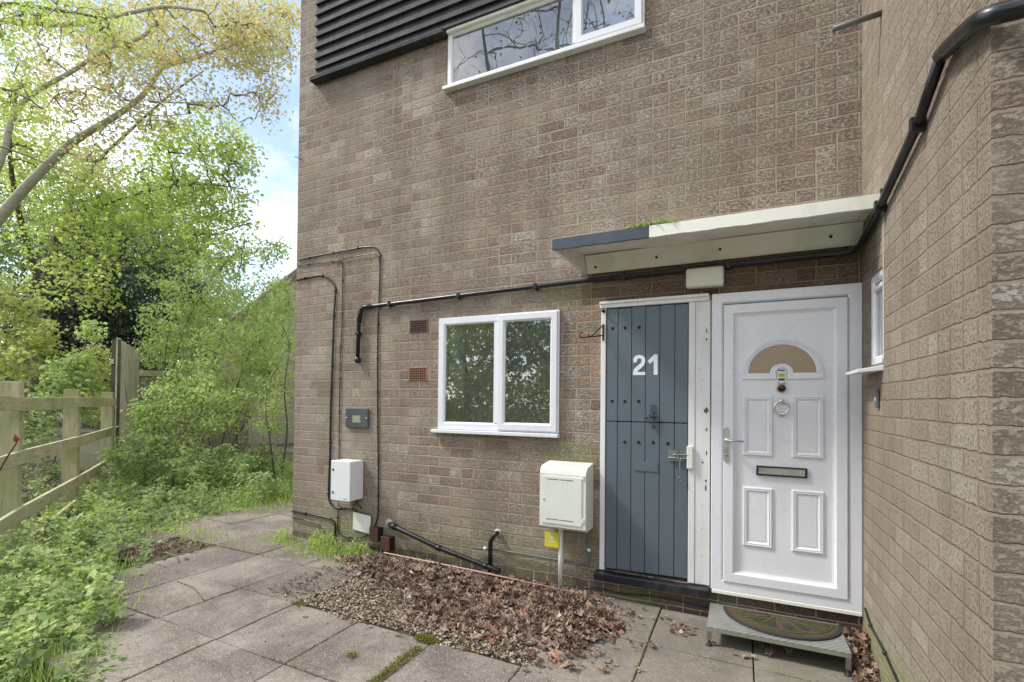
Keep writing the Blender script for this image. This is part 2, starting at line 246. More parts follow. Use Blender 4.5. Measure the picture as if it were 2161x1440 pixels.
M['deadleaf']=island('dead_brown_leaves',[(0,(.11,.062,.045)),(.25,(.20,.13,.095)),(.55,(.31,.22,.165)),(.85,(.43,.33,.26)),(.95,(.30,.13,.08)),(1,(.60,.47,.33))],.75)
M['twigleaf']=foliage('sparse_brown_green_leaves',[(0,(.10,.10,.05)),(1,(.22,.22,.08))],.3)
M['moss']=foliage('moss_green',[(0,(.12,.12,.03)),(.6,(.22,.22,.05)),(1,(.32,.29,.08))],.15,.9)
M['fence']=wood('weathered_rail_timber',(.36,.33,.21),(.54,.49,.34),(.29,.31,.13))
M['post']=wood('weathered_post_timber',(.36,.33,.21),(.54,.49,.34),(.29,.31,.13),True)
M['board']=wood('weathered_fence_boards',(.50,.46,.37),(.66,.61,.50),(.46,.40,.30),True)
M['bark']=wood('pale_smooth_bark',(.30,.29,.23),(.47,.44,.38),(.29,.32,.19))
M['darkbark']=wood('dark_bark',(.06,.05,.04),(.15,.125,.09),(.12,.14,.07),True)
M['twig']=wood('twig_bark',(.13,.11,.085),(.24,.21,.16))
M['amberleaf']=foliage('young_amber_leaves',[(0,(.46,.50,.25)),(.35,(.58,.56,.33)),(.75,(.64,.54,.37)),(1,(.62,.42,.28))],.55)
M['greenleaf']=foliage('fresh_green_leaves',[(0,(.33,.46,.14)),(.5,(.47,.60,.20)),(.85,(.60,.70,.28)),(1,(.70,.68,.34))],.58)
M['limeleaf']=foliage('lime_green_leaves',[(0,(.38,.48,.15)),(.5,(.50,.58,.22)),(1,(.66,.65,.33))],.5)
M['midleaf']=foliage('mid_green_leaves',[(0,(.17,.26,.10)),(.5,(.27,.39,.15)),(.9,(.40,.51,.22)),(1,(.50,.56,.28))],.45)
M['sapleaf']=foliage('sapling_green_leaves',[(0,(.30,.42,.17)),(.5,(.44,.58,.24)),(1,(.62,.72,.36))],.55)
M['ivyleaf']=foliage('ivy_and_nettle_leaves',[(0,(.12,.20,.12)),(.12,(.34,.46,.20)),(.6,(.54,.68,.30)),(.9,(.66,.78,.38)),(1,(.78,.80,.44))],.5,.5)
M['grass']=foliage('grass_blades',[(0,(.27,.42,.12)),(.6,(.40,.56,.17)),(1,(.58,.64,.28))],.45)
M['yewleaf']=foliage('dark_conifer_needles',[(0,(.03,.055,.04)),(.6,(.065,.10,.065)),(1,(.13,.18,.10))],.1)
M['roof']=paint('mossy_roof_tiles',(.20,.16,.12),.9,.3,.6,3,(.22,.22,.12),.6)
M['farbrick']=paint('far_brick',(.33,.27,.22),.9,.2,.5,7,(.4,.34,.29),.5)
M['red']=foliage('red_bud',[(0,(.30,.05,.04)),(1,(.42,.14,.09))],.3)
# ------------------------------------------------------------------ mesh builder
class MB:
    def __init__(s): s.v=[]; s.f=[]; s.sm=[]
    def add(s,vs,fs,smooth=False):
        k=len(s.v); s.v+= [tuple(float(c) for c in p) for p in vs]; s.f+=[tuple(i+k for i in f) for f in fs]; s.sm+=[smooth]*len(fs); return s
    def box(s,a,b):
        (x0,y0,z0),(x1,y1,z1)=[min(p,q) for p,q in zip(a,b)],[max(p,q) for p,q in zip(a,b)]
        return s.add([(x0,y0,z0),(x1,y0,z0),(x1,y1,z0),(x0,y1,z0),(x0,y0,z1),(x1,y0,z1),(x1,y1,z1),(x0,y1,z1)],
            [(0,3,2,1),(4,5,6,7),(0,1,5,4),(1,2,6,5),(2,3,7,6),(3,0,4,7)])
    def prism(s,pts,y0,y1):   # outline in (x,z), extruded in y ; pts counter-clockwise seen from -y
        n=len(pts); vs=[(p[0],y0,p[1]) for p in pts]+[(p[0],y1,p[1]) for p in pts]
        return s.add(vs,[tuple(range(n)),tuple(range(2*n-1,n-1,-1))]+[(i,n+i,n+(i+1)%n,(i+1)%n) for i in range(n)])
    def tube(s,pts,r,k=8,cap=True):
        P=[Vector(p) for p in pts]; n=len(P); rs=r if hasattr(r,'__len__') else [r]*n; vs=[]; fs=[]; ref=None
        for i in range(n):
            t=(P[min(i+1,n-1)]-P[max(i-1,0)]); t=t.normalized() if t.length>1e-9 else Vector((0,0,1))
            if ref is None: ref=Vector((0,0,1)) if abs(t.z)<.9 else Vector((1,0,0))
            a=(ref-t*ref.dot(t)); a=a.normalized() if a.length>1e-6 else t.orthogonal().normalized(); bb=t.cross(a); ref=a
            for j in range(k):
                w=2*math.pi*j/k; vs.append(P[i]+(a*math.cos(w)+bb*math.sin(w))*rs[i])
        for i in range(n-1):
            for j in range(k): fs.append((i*k+j,i*k+(j+1)%k,(i+1)*k+(j+1)%k,(i+1)*k+j))
        if cap: fs+= [tuple(range(k-1,-1,-1)),tuple((n-1)*k+j for j in range(k))]
        s.add(vs,fs,True); return s
    def build(s,name,m,parent=None,bevel=0,seg=2):
        me=bpy.data.meshes.new(name); o=bpy.data.objects.new(name,me); COL.objects.link(o)
        off=np.array([0.,0,0])
        if parent is not None:
            q=parent
            while q is not None: off+=np.array(q.location); q=q.parent
            o.parent=parent
        me.from_pydata([tuple(np.array(p)-off) for p in s.v],[],s.f); me.polygons.foreach_set('use_smooth',s.sm); me.materials.append(M[m] if isinstance(m,str) else m); me.update()
        if any(s.sm) and not all(s.sm): pass
        if bevel:
            bm=o.modifiers.new('bevel','BEVEL'); bm.width=bevel; bm.segments=seg; bm.limit_method='ANGLE'; bm.angle_limit=.7; bm.harden_normals=False
        return o
def round_path(pts,r=.05,k=5):
    P=[Vector(p) for p in pts]; out=[P[0]]
    for i in range(1,len(P)-1):
        a,b,c=P[i-1],P[i],P[i+1]; d1=min(r,(a-b).length*.45); d2=min(r,(c-b).length*.45); p=b+(a-b).normalized()*d1; q=b+(c-b).normalized()*d2
        for j in range(k+1):
            t=j/k; out.append(p*(1-t)**2+b*2*t*(1-t)+q*t*t)
    out.append(P[-1]); return out
def tag(o,label=None,cat=None,group=None,kind=None):
    if label: o['label']=label
    if cat: o['category']=cat
    if group: o['group']=group
    if kind: o['kind']=kind
    return o
def thing(name,loc,label,cat,group=None):
    o=bpy.data.objects.new(name,None); COL.objects.link(o); o.location=tuple(float(c) for c in loc); o.empty_display_size=.1; return tag(o,label,cat,group)
def arr_mesh(name,V,F,m,parent=None,smooth=False):
    V=np.asarray(V,np.float32).reshape(-1,3); F=np.asarray(F,np.int32); k=F.shape[1]; nf=len(F)
    if parent is not None:
        off=np.zeros(3); q=parent
        while q is not None: off+=np.array(q.location); q=q.parent
        V=V-off.astype(np.float32)
    me=bpy.data.meshes.new(name); me.vertices.add(len(V)); me.vertices.foreach_set('co',V.ravel()); me.loops.add(nf*k); me.loops.foreach_set('vertex_index',F.ravel())
    me.polygons.add(nf); me.polygons.foreach_set('loop_start',np.arange(0,nf*k,k,dtype=np.int32)); me.update(calc_edges=True); me.polygons.foreach_set('use_smooth',np.full(nf,smooth)); me.validate()
    me.materials.append(M[m]); o=bpy.data.objects.new(name,me); COL.objects.link(o)
    if parent is not None: o.parent=parent
    return o
# ------------------------------------------------------------------ leaf scatter
T_PALM=(np.array([(0,0,0),(.34,.12,-.05),(.50,.55,-.16),(.2,.55,0),(0,1,-.1),(-.2,.55,0),(-.50,.55,-.16),(-.34,.12,-.05)]),np.array([(0,1,2),(0,2,3),(0,3,4),(0,4,5),(0,5,6),(0,6,7)]))
T_OVAL=(np.array([(0,0,0),(.32,.45,.08),(0,1,-.08),(-.32,.45,.08)]),np.array([(0,1,2),(0,2,3)]))
T_BLADE=(np.array([(-.03,0,0),(.03,0,0),(.025,.55,.06),(-.02,.55,.06),(.0,1,.28),(-.0,1,.28)]),np.array([(0,1,2),(0,2,3),(3,2,4)]))
def rotmats(az,tilt,rl):
    # leaf's y axis points out at azimuth az, dropping by tilt below horizontal, rolled by rl
    n=len(az); y=np.stack([np.cos(az)*np.cos(tilt),np.sin(az)*np.cos(tilt),-np.sin(tilt)],1); up=np.array([[0,0,1.]]).repeat(n,0)
    x=np.cross(y,up); x/=np.linalg.norm(x,axis=1)[:,None]+1e-9; z=np.cross(x,y)
    c,s=np.cos(rl)[:,None],np.sin(rl)[:,None]; return np.stack([c*x+s*z,y,-s*x+c*z],2)
def leaves(C,size,tmpl,tilt=(0,.9),rolls=.5,var=.35):
    C=np.asarray(C); n=len(C); tv,tf=tmpl; az=rng.uniform(0,2*np.pi,n); R=rotmats(az,rng.uniform(tilt[0],tilt[1],n),rng.normal(0,rolls,n)); s=size*rng.uniform(1-var,1+var,n)
    V=np.einsum('nij,kj->nki',R,tv)*s[:,None,None]+C[:,None,:]; F=(tf[None]+(np.arange(n)*len(tv))[:,None,None]).reshape(-1,tf.shape[1]); return V.reshape(-1,3),F
def cat(parts):
    Vs=[];Fs=[];k=0
    for V,F in parts: Vs.append(V);Fs.append(F+k);k+=len(V)
    return np.concatenate(Vs),np.concatenate(Fs)
def blob_pts(blobs,n_scale=1.):
    out=[]
    for (px,py,rx,ry,d,rd,n) in blobs:
        n=int(n*n_scale); u=rng.normal(0,1,(n,3)); u/=np.linalg.norm(u,axis=1)[:,None]; u*=rng.uniform(0,1,n)[:,None]**.45
        for a in u: out.append(at(px+a[0]*rx,py+a[1]*ry,d+a[2]*rd))
    return np.array(out)
def ball_pts(c,r,n):
    u=rng.normal(0,1,(n,3)); u/=np.linalg.norm(u,axis=1)[:,None]; u*=rng.uniform(0,1,n)[:,None]**.45; return np.array(c)+u*np.array(r)
def tree(name,label,limbs,clusters,leafmat,size,barkmat,per=30,crad=.3,tmpl=T_PALM,tilt=(.1,1.1),group=None,cat_='tree',twig=.004,extra=None,minz=None):
    base=limbs[0][0][0]; t=thing(name,base,label,cat_,group)
    mb=MB(); nodes=[]; 
    for pts,r0,r1 in limbs:
        P=[Vector(p) for p in pts]; L=[0]
        for i in range(1,len(P)): L.append(L[-1]+(P[i]-P[i-1]).length)
        n=max(3,int(L[-1]/.22)); sm=[]
        for k in range(n+1):
            s=L[-1]*k/n; i=max(j for j in range(len(L)) if L[j]<=s+1e-9); i=min(i,len(P)-2); q=(s-L[i])/(L[i+1]-L[i]+1e-9)
            p0,p1,p2,p3=P[max(i-1,0)],P[i],P[i+1],P[min(i+2,len(P)-1)]
            v=.5*((2*p1)+(p2-p0)*q+(2*p0-5*p1+4*p2-p3)*q*q+(3*p1-p0-3*p2+p3)*q**3); sm.append(v)
        mb.tube(sm,[r0+(r1-r0)*(k/n)**.8 for k in range(n+1)],10); nodes+=[tuple(v) for v in sm[max(1,n//6):]]
    mb.build('trunk',barkmat,t)
    clusters=np.asarray(clusters)
    if minz is not None: clusters=clusters[clusters[:,2]>minz]
    NP=np.array(nodes); d0=np.array([np.min(np.linalg.norm(NP-c,axis=1)) for c in clusters]); order=np.argsort(d0)
    allp=np.zeros((len(NP)+len(clusters)*3,3)); allp[:len(NP)]=NP; par=-np.ones(len(allp),int); m_=len(NP); chains=[]
    for i in order:
        c=clusters[i]; dd=np.linalg.norm(allp[:m_]-c,axis=1); j=int(np.argmin(dd)); p=allp[j]; l=dd[j]
        mid=[p+(c-p)*.35+rng.normal(0,.07*l,3)+np.array([0,0,.06*l]),p+(c-p)*.7+rng.normal(0,.06*l,3)+np.array([0,0,.05*l]),c]
        pr=j; ids=[j]
        for q in mid: allp[m_]=q; par[m_]=pr; pr=m_; ids.append(m_); m_+=1
        chains.append(ids)
    cnt=np.zeros(m_)
    for ids in chains:
        k=ids[-1]
        while k>=0: cnt[k]+=1; k=par[k]
    tb=MB()
    for ids in chains:
        rs=[min(twig*cnt[k]**.5,.05) for k in ids[1:]]; tb.tube([allp[k] for k in ids],[rs[0]]+rs[:-1]+[twig*.5],4,False)
    tb.build('branches',barkmat if barkmat!='bark' else 'twig',t)
    n=len(clusters); C=np.repeat(clusters,per,0); off=rng.normal(0,1,(len(C),3)); off/=np.linalg.norm(off,axis=1)[:,None]; off*=(rng.uniform(0,1,len(C))**.5*crad)[:,None]*np.array([1,1,.6]); C=C+off
    if minz is not None: C=C[C[:,2]>minz]
    parts=[leaves(C,size,tmpl,tilt)]
    V,F=cat(parts); arr_mesh('foliage',V,F,leafmat,t); return t
# ================================================================== THE SETTING
def fence_side(x,y): # signed distance beyond the rail fence line (positive = bank side, away from the paving)
    p0=np.array([-6.65,-1.53]); d=np.array([-.80,.60]); n=np.array([-.60,-.80]); return (x-p0[0])*n[0]+(y-p0[1])*n[1]
def terr(x,y):
    s=fence_side(x,y); z=gz(max(x,-11),y)-.045
    if s>.1: z+=.30*(1-math.exp(-(s-.1)*.9))
    return z
xs=sorted(set([round(v,2) for v in np.linspace(-18,4,56)]+[-60,-45,-30,-24,8,15,30,60])); ys=sorted(set([round(v,2) for v in np.linspace(-7,12,49)]+[-60,-40,-25,-15,-10,18,25,40,70,110]))
mb=MB(); vs=[(x,y,terr(x,y)) for y in ys for x in xs]; nx=len(xs)
mb.add(vs,[(j*nx+i,j*nx+i+1,(j+1)*nx+i+1,(j+1)*nx+i) for j in range(len(ys)-1) for i in range(nx-1)],True); tag(mb.build('ground','soil'),kind='structure')
# paving slabs on a .572 m grid, one joined sheet of real slabs
GX,GY=.5715,.57
def in_gravel(x,y): 
    return (-3.46<x<-1.76 and y>-1.15) or (-1.76<=x<-1.5 and y>-.62)
def verge_x(y): return np.interp(y,[-3.2,-2.23,-1.41,-1.18,-.83,0.,.9,1.6],[-3.0,-3.45,-5.05,-5.2,-5.65,-6.2,-6.1,-5.9])
mb=MB()
for i in range(-1,12):
    for j in range(-3,11):
        x1=-.03-GX*i; x0=x1-GX; y1=-.01-GY*j; y0=y1-GY
        if i==-1 and j<3: continue
        if y1>0.05 and x0>-4.88: continue
        if y1>.05: x1=min(x1,-4.848)
        if x0<-.03-GX*0 and in_gravel((x0+x1)/2,(y0+y1)/2): continue
        if (x0+x1)/2<verge_x((y0+y1)/2)-.45: continue
        if -5.9<(x0+x1)/2<-5.15 and -1.15<(y0+y1)/2<-.5: continue
        g_=.0032; t=random.uniform(-.0035,.0035); tl=[random.uniform(-.003,.003) for _ in range(4)]
        if x1>-.02 : x1=min(x1,-.004) if y1>-1.70 else x1
        c=[(x0+g_,y0+g_),(x1-g_,y0+g_),(x1-g_,y1-g_),(x0+g_,y1-g_)]
        if i==-1: c=[(-.03,y0+g_),(x1-g_,y0+g_),(x1-g_,y1-g_),(-.03,y1-g_)]
        top=[(a,b_,gz(a,b_)+t+tl[k]) for k,(a,b_) in enumerate(c)]; bot=[(a,b_,gz(a,b_)-.06) for a,b_ in c]
        cx,cy=(c[0][0]+c[1][0])/2,(c[0][1]+c[2][1])/2
        mb.add(top+bot,[(0,1,2,3),(0,4,5,1),(1,5,6,2),(2,6,7,3),(3,7,4,0)])
tag(mb.build('paving','slab',bevel=.006),kind='structure')
# ================================================================== THE HOUSE
house=thing('house',(0,0,0),'brown rustic brick house with black boarding upstairs and a projecting brick wing','house')
def wall_grid(mb,u0,u1,v0,v1,holes,f,depth,inward):
    us=sorted(set([u0,u1]+[h[0] for h in holes]+[h[1] for h in holes])); vs=sorted(set([v0,v1]+[h[2] for h in holes]+[h[3] for h in holes]))
    for a,b in zip(us,us[1:]):
        for c,d in zip(vs,vs[1:]):
            m_=((a+b)/2,(c+d)/2)
            if any(h[0]<m_[0]<h[1] and h[2]<m_[1]<h[3] for h in holes): continue
            mb.add([f(a,c,0),f(b,c,0),f(b,d,0),f(a,d,0)],[(0,1,2,3)])
    for (a,b,c,d) in holes:
        for (p,q) in (((a,c),(b,c)),((b,c),(b,d)),((b,d),(a,d)),((a,d),(a,c))):
            mb.add([f(*p,0),f(*p,depth),f(*q,depth),f(*q,0)],[(0,1,2,3)])
WX0=-4.84; WT=6.3
holes=[(-3.071,-1.947,1.112,2.082),(-3.012,-1.312,4.10,4.60),(-1.622,-.858,.115,2.075),(-.852,-.001,.108,2.107)]
mb=MB(); wall_grid(mb,WX0,0,-.4,WT,holes,lambda u,v,d:(u,d,v),.12,1)
# back and side of the main block
mb.add([(WX0,0,-.4),(WX0,8,-.4),(WX0,8,WT),(WX0,0,WT)],[(0,3,2,1)])
mb.add([(WX0,8,-.4),(5,8,-.4),(5,8,WT),(WX0,8,WT)],[(0,1,2,3)])
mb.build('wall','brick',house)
# wing
wy=-1.705; wh=[(-.47,-.185,1.585,2.09)]
mb=MB(); wall_grid(mb,wy,0,-.4,WT,wh,lambda u,v,d:(d,u,v),.10,1)
mb.add([(0,wy,-.4),(5,wy,-.4),(5,wy,WT),(0,wy,WT)],[(0,1,2,3)]); mb.add([(5,wy,-.4),(5,8,-.4),(5,8,WT),(5,wy,WT)],[(0,1,2,3)])
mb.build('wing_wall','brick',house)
MB().box((WX0-.25,-.22,WT+.002),(5.2,8.2,WT+.16)).box((-.22,wy-.22,WT+.003),(5.22,-.222,WT+.158)).build('roof','blackboard',house)
# --- black lap boarding
cl=MB(); z=4.60; k=0
while z<WT-.02:
    h=.116 if k else .085
    cl.add([(-4.565+.006*math.sin(k*2.1),-.065,z),(-1.31,-.065,z),(-1.31,-.030,z+h+.012),(-4.565+.006*math.sin(k*2.1),-.030,z+h+.012),(-4.565,-.006,z),(-1.31,-.006,z),(-1.31,-.006,z+h+.012),(-4.565,-.006,z+h+.012)],
        [(0,1,2,3),(0,4,5,1),(4,0,3,7),(1,5,6,2),(3,2,6,7)]); z+=h-.006; k+=1
cl.build('cladding','blackboard',house)
MB().box((-4.60,-.092,4.555),(-3.02,-.004,4.597)).build('drip_board','blackboard',house,bevel=.004)
# --- generic framed rectangle ring (mitred bars as four boxes butted)
def ring(mb,x0,x1,z0,z1,w,y0,y1):
    mb.box((x0,y0,z0),(x0+w,y1,z1)); mb.box((x1-w,y0,z0),(x1,y1,z1)); mb.box((x0+w,y0,z0),(x1-w,y1,z0+w)); mb.box((x0+w,y0,z1-w),(x1-w,y1,z1))
def bevring(mb,x0,x1,z0,z1,prof):
    # prof: list of (inset, y) : mitred moulding swept round a rectangle
    rings=[[(x0+i,y,z0+i),(x1-i,y,z0+i),(x1-i,y,z1-i),(x0+i,y,z1-i)] for i,y in prof]
    for a,b in zip(rings,rings[1:]):
        vs=a+b; mb.add(vs,[(j,(j+1)%4,4+(j+1)%4,4+j) for j in range(4)])
# --- kitchen window
win=MB(); bevring(win,-3.068,-1.950,1.115,2.079,[(0,.05),(0,-.014),(.004,-.018),(.052,-.018),(.064,-.004),(.066,.03)])
win.box((-2.521,-.0175,1.180),(-2.480,.03,2.015))
wo=win.build('window','pvc',house); wo['label']='white two-light kitchen window beside the store door'
s=MB(); bevring(s,-2.478,-1.962,1.128,2.068,[(0,-.014),(0,-.034),(.004,-.038),(.046,-.038),(.060,-.020),(.062,.0)]); s.build('sash','pvc',wo)
MB().box((-3.002,.004,1.179),(-2.521,.008,2.015)).build('pane','glass',wo); MB().box((-2.417,-.012,1.189),(-2.023,-.008,2.007)).build('pane','glass',wo)
MB().box((-3.115,-.055,1.083),(-1.945,.05,1.112)).build('sill','whitewood',wo,bevel=.004)
room=MB(); x0,x1,z0,z1=-3.2,-1.8,.9,2.3
room.add([(x0,.13,z0),(x1,.13,z0),(x1,1.6,z0),(x0,1.6,z0),(x0,.13,z1),(x1,.13,z1),(x1,1.6,z1),(x0,1.6,z1)],[(0,1,2,3),(7,6,5,4),(3,2,6,7),(0,3,7,4),(2,1,5,6)]); room.build('room','interior',wo)
MB().box((-2.995,.045,1.40),(-2.86,.052,2.03)).build('blind','blind',wo)
c=MB(); c.tube([(-2.845,.05,2.02),(-2.845,.05,1.32),(-2.85,.05,1.28),(-2.86,.05,1.32),(-2.86,.05,2.02)],.0025,5); c.build('cord','pvc',wo)
# --- upstairs window
uw=MB(); bevring(uw,-3.010,-1.314,4.103,4.597,[(0,.05),(0,-.012),(.003,-.015),(.034,-.015),(.044,0),(.046,.03)]); uw.box((-1.862,-.02,4.147),(-1.838,.03,4.553))
uo=uw.build('window','whitewood',house); uo['label']='long white timber window upstairs under the black boards'
s=MB(); bevring(s,-1.836,-1.33,4.122,4.575,[(0,-.012),(0,-.036),(.004,-.04),(.048,-.04),(.055,-.02),(.056,0)]); s.build('sash','pvc',uo)
MB().box((-2.966,.004,4.149),(-1.862,.008,4.551)).build('pane','glass_up',uo); MB().box((-1.78,-.010,4.178),(-1.386,-.006,4.519)).build('pane','glass_up',uo)
MB().box((-3.035,-.06,4.070),(-1.305,.04,4.100)).build('sill','whitewood',uo,bevel=.004); MB().box((-3.01,-.045,4.575),(-1.84,-.016,4.60)).build('head_trim','cream',uo,bevel=.003)
MB().box((-2.99,.10,4.11),(-1.33,.11,4.59)).build('net_curtain','greyblind',uo)
# --- slit window in the wing
so_=MB()
def bevring_x(mb,y0,y1,z0,z1,prof):
    rings=[[(x,y0+i,z0+i),(x,y1-i,z0+i),(x,y1-i,z1-i),(x,y0+i,z1-i)] for i,x in prof]
    for a,b in zip(rings,rings[1:]): mb.add(a+b,[(4+j,4+(j+1)%4,(j+1)%4,j) for j in range(4)])
bevring_x(so_,-.468,-.187,1.587,2.088,[(0,.09),(0,.008),(.035,.008),(.045,.02),(.046,.06)]); so_.box((.010,-.42,2.0),(.05,-.235,2.022))
sw=so_.build('window','pvc',house); sw['label']='narrow white window in the side wall of the wing'
MB().box((.03,-.425,1.63),(.034,-.23,2.0)).build('pane','glass',sw); MB().box((.085,-.46,1.6),(.09,-.2,2.08)).build('net_curtain','greyblind',sw)
MB().add([(-.115,-.49,1.548),(-.115,-.165,1.548),(.10,-.165,1.585),(.10,-.49,1.585),(-.115,-.49,1.530),(-.115,-.165,1.530),(.10,-.165,1.550),(.10,-.49,1.550)],[(0,3,2,1),(4,5,6,7),(0,1,5,4),(0,4,7,3),(1,2,6,5)]).build('sill','pvc',sw,bevel=.003)
MB().add([(-.0015,-.503,1.60),(-.0015,-.487,1.60),(-.0015,-.489,2.42),(-.0015,-.50,2.42)],[(0,3,2,1)]).build('sealant','whitewood',sw)
MB().add([(-5.95,-1.19,gz(-5.9,0)-.016),(-5.16,-1.19,gz(-5.1,0)-.016),(-5.16,-.55,gz(-5.1,0)-.016),(-5.95,-.55,gz(-5.9,0)-.016)],[(0,1,2,3)]).build('soil_patch','soil')['kind']='structure'
# --- store door (blue-grey, stable type)
sdr=MB()
sdr.box((-1.622,-.012,.117),(-1.585,.10,2.062)); sdr.box((-1.000,-.010,.120),(-.957,.10,2.078)); sdr.box((-.956,-.006,.120),(-.860,.10,2.070)); sdr.box((-1.63,-.022,2.064),(-.867,.10,2.105)); sdr.box((-1.63,-.034,2.092),(-.870,-.0225,2.112))
sfo=sdr.build('store_door','whitewood',house,bevel=.003); sfo['label']='blue-grey stable door of planks in a white frame, numbered 21'
px=[-1.580,-1.494,-1.394,-1.294,-1.194,-1.092,-1.003]
for nm,z0,z1 in (('upper_leaf',1.223,2.058),('lower_leaf',.135,1.216)):
    p=MB()
    for i,(a,b) in enumerate(zip(px,px[1:])):
        dz=[0,.004,-.002,.003,0,.004][i]; za,zb=z0+(.002*i if nm=='lower_leaf' else 0),z1-dz if nm=='upper_leaf' else z1
        p.box((a+.0022,-.0065+.0006*((i*7)%3),za),(b-.0022,.028,zb))
    p.box((px[0]+.004,.012,z0+.002),(px[-1]-.004,.03,z1-.006)); p.build(nm,'bluegrey',sfo,bevel=.0022)
h=MB()
for (x,z) in [(-1.535,1.91),(-1.442,1.909),(-1.34,1.907),(-1.535,1.369),(-1.441,1.368),(-1.341,1.37),(-1.44,1.071),(-1.339,1.073),(-1.237,1.075),(-1.136,1.074)]:
    n_=16; h.add([(x+.0115*math.cos(2*math.pi*i/n_),-.0085,z+.0115*math.sin(2*math.pi*i/n_)) for i in range(n_)],[tuple(range(n_))])
h.build('vent_holes','hole',sfo)
def dnum(x,y): # outline points of the numerals measured on the door face
    p=fr(x/4.8+1200,y/4.8+600,-.007); return (p[0],p[2])
two=[(655,795),(657,752),(678,725),(715,716),(752,724),(774,750),(776,790),(760,828),(722,862),(702,878),(698,890),(776,888),(776,922),(653,922),(653,895),(662,862),(696,828),(733,797),(739,775),(735,758),(715,750),(698,758),(692,775),(692,792)]
one=[(903,712),(903,918),(862,918),(862,776),(825,808),(800,778),(868,712)]
for pts in (two,one):
    q=[dnum(*p) for p in pts]; n_=len(q); nb=MB(); nb.add([(a,-.0086,b) for a,b in q],[tuple(range(n_))]); d=nb.build('house_number','num',sfo)
    bmod=d.modifiers.new('t','TRIANGULATE')
MB().box((-1.372,-.012,.868),(-1.204,-.0078,.934)).build('blanking_plate','bluegrey',sfo,bevel=.0015)
b1=MB(); b1.box((-1.258,-.011,1.245),(-1.218,-.0075,1.345)); b1.tube([(-1.238,-.022,1.30),(-1.238,-.022,1.185)],.006,8); b1.box((-1.268,-.028,1.262),(-1.205,-.0112,1.276)); b1.tube([(-1.238,-.030,1.30),(-1.238,-.030,1.272),(-1.245,-.04,1.262)],.004,6); b1.box((-1.252,-.028,1.19),(-1.224,-.0075,1.205)); b1.tube([(-1.287,-.02,1.255),(-1.287,-.0078,1.255)],.009,8)
b1.build('bolt','navy',sfo,bevel=.001)
b2=MB(); b2.box((-1.133,-.011,.975),(-1.006,-.0078,1.028)); b2.tube([(-1.13,-.022,.975),(-1.0,-.022,.975)],.007,8); b2.tube([(-1.10,-.024,1.00),(-.985,-.024,1.002)],.0065,8); b2.box((-1.08,-.03,.955),(-1.066,-.0112,1.03)); b2.box((-1.13,-.024,.955),(-1.02,-.0105,.965))
b2.tube([(-1.062,-.028,.985),(-1.058,-.032,.965),(-1.052,-.036,.955),(-1.046,-.032,.965),(-1.044,-.028,.985)],.004,6)
b2.tube([(-1.052,-.024,.948),(-1.053,-.026,.90),(-1.051,-.026,.845)],.0042,8)
b2.tube([(-1.051+.013*math.sin(a),-.026,.832+.013*math.cos(a)) for a in np.linspace(0,2*math.pi,14)],.0042,6)
b2.build('hasp','greymetal',sfo,bevel=.001)
MB().box((-1.008,-.030,.905),(-.966,-.0105,1.065)).build('lock_case','gascream',sfo,bevel=.007)
MB().box((-1.650,-.072,.052),(-.864,.02,.112)).build('threshold','blackpaint',sfo,bevel=.008)
fl=MB()
for (x,z,w,hh) in [(-.884,1.86,.006,.05),(-.885,1.80,.008,.02),(-.886,1.31,.018,.045),(-.884,1.18,.008,.03),(-.91,1.52,.004,.006),(-.906,.955,.007,.028),(-.884,1.02,.006,.04),(-.884,.83,.007,.03),(-.885,.78,.007,.06),(-.907,.66,.005,.008),(-.91,.50,.004,.006),(-.93,1.60,.005,.006),(-.90,.32,.004,.005),(-.92,.86,.004,.006)]:
    n_=9; o_=rng.uniform(.5,1.2,n_); fl.add([(x+w*o_[i]*math.cos(2*math.pi*i/n_),-.0068,z+hh*.5*o_[i]*math.sin(2*math.pi*i/n_)) for i in range(n_)],[tuple(range(n_))])
fl.build('paint_chips','flake',sfo)
# --- front door (white upvc)
fd=MB(); bevring(fd,-.851,-.002,.110,2.105,[(0,.08),(0,-.016),(.004,-.020),(.060,-.020),(.072,-.008),(.074,.03)])
fo=fd.build('front_door','pvc',house); fo['label']='white plastic front door with half-moon glass'
s=MB(); bevring(s,-.776,-.077,.172,2.024,[(0,.005),(0,-.024),(.004,-.028),(.058,-.028),(.072,-.012),(.076,-.012),(.076,-.002)]); s.box((-.703,-.004,.245),(-.153,.02,1.95)); s.build('door_leaf','pvc',fo)
MB().box((-.845,-.026,.085),(-.004,.02,.109)).build('door_sill','cream',fo,bevel=.003)
for (x0,x1,z0,z1) in ((-.657,-.482,1.018,1.411),(-.374,-.199,1.020,1.414),(-.657,-.482,.423,.812),(-.374,-.199,.424,.815)):
    p=MB(); bevring(p,x0,x1,z0,z1,[(0,-.004),(.003,-.013),(.010,-.015),(.014,-.010),(.020,-.014),(.024,-.0095),(.034,-.0045),(.040,-.0065)]); p.add([(x0+.04,-.0065,z0+.04),(x1-.04,-.0065,z0+.04),(x1-.04,-.0065,z1-.04),(x0+.04,-.0065,z1-.04)],[(0,1,2,3)]); p.build('moulded_panel','pvc',fo)
fx,fz=-.4315,1.562
def arch(mb,Rs,z0,e=.0,n_=40,flip=False):
    rows=[[(fx+r*math.cos(a),y,z0+r*math.sin(a)*rz) for a in np.linspace(0,math.pi,n_)] for r,y,rz in Rs]
    for a,b in zip(rows,rows[1:]):
        mb.add(a+b,[((j,j+1,n_+j+1,n_+j) if not flip else (n_+j,n_+j+1,j+1,j)) for j in range(n_-1)],True)
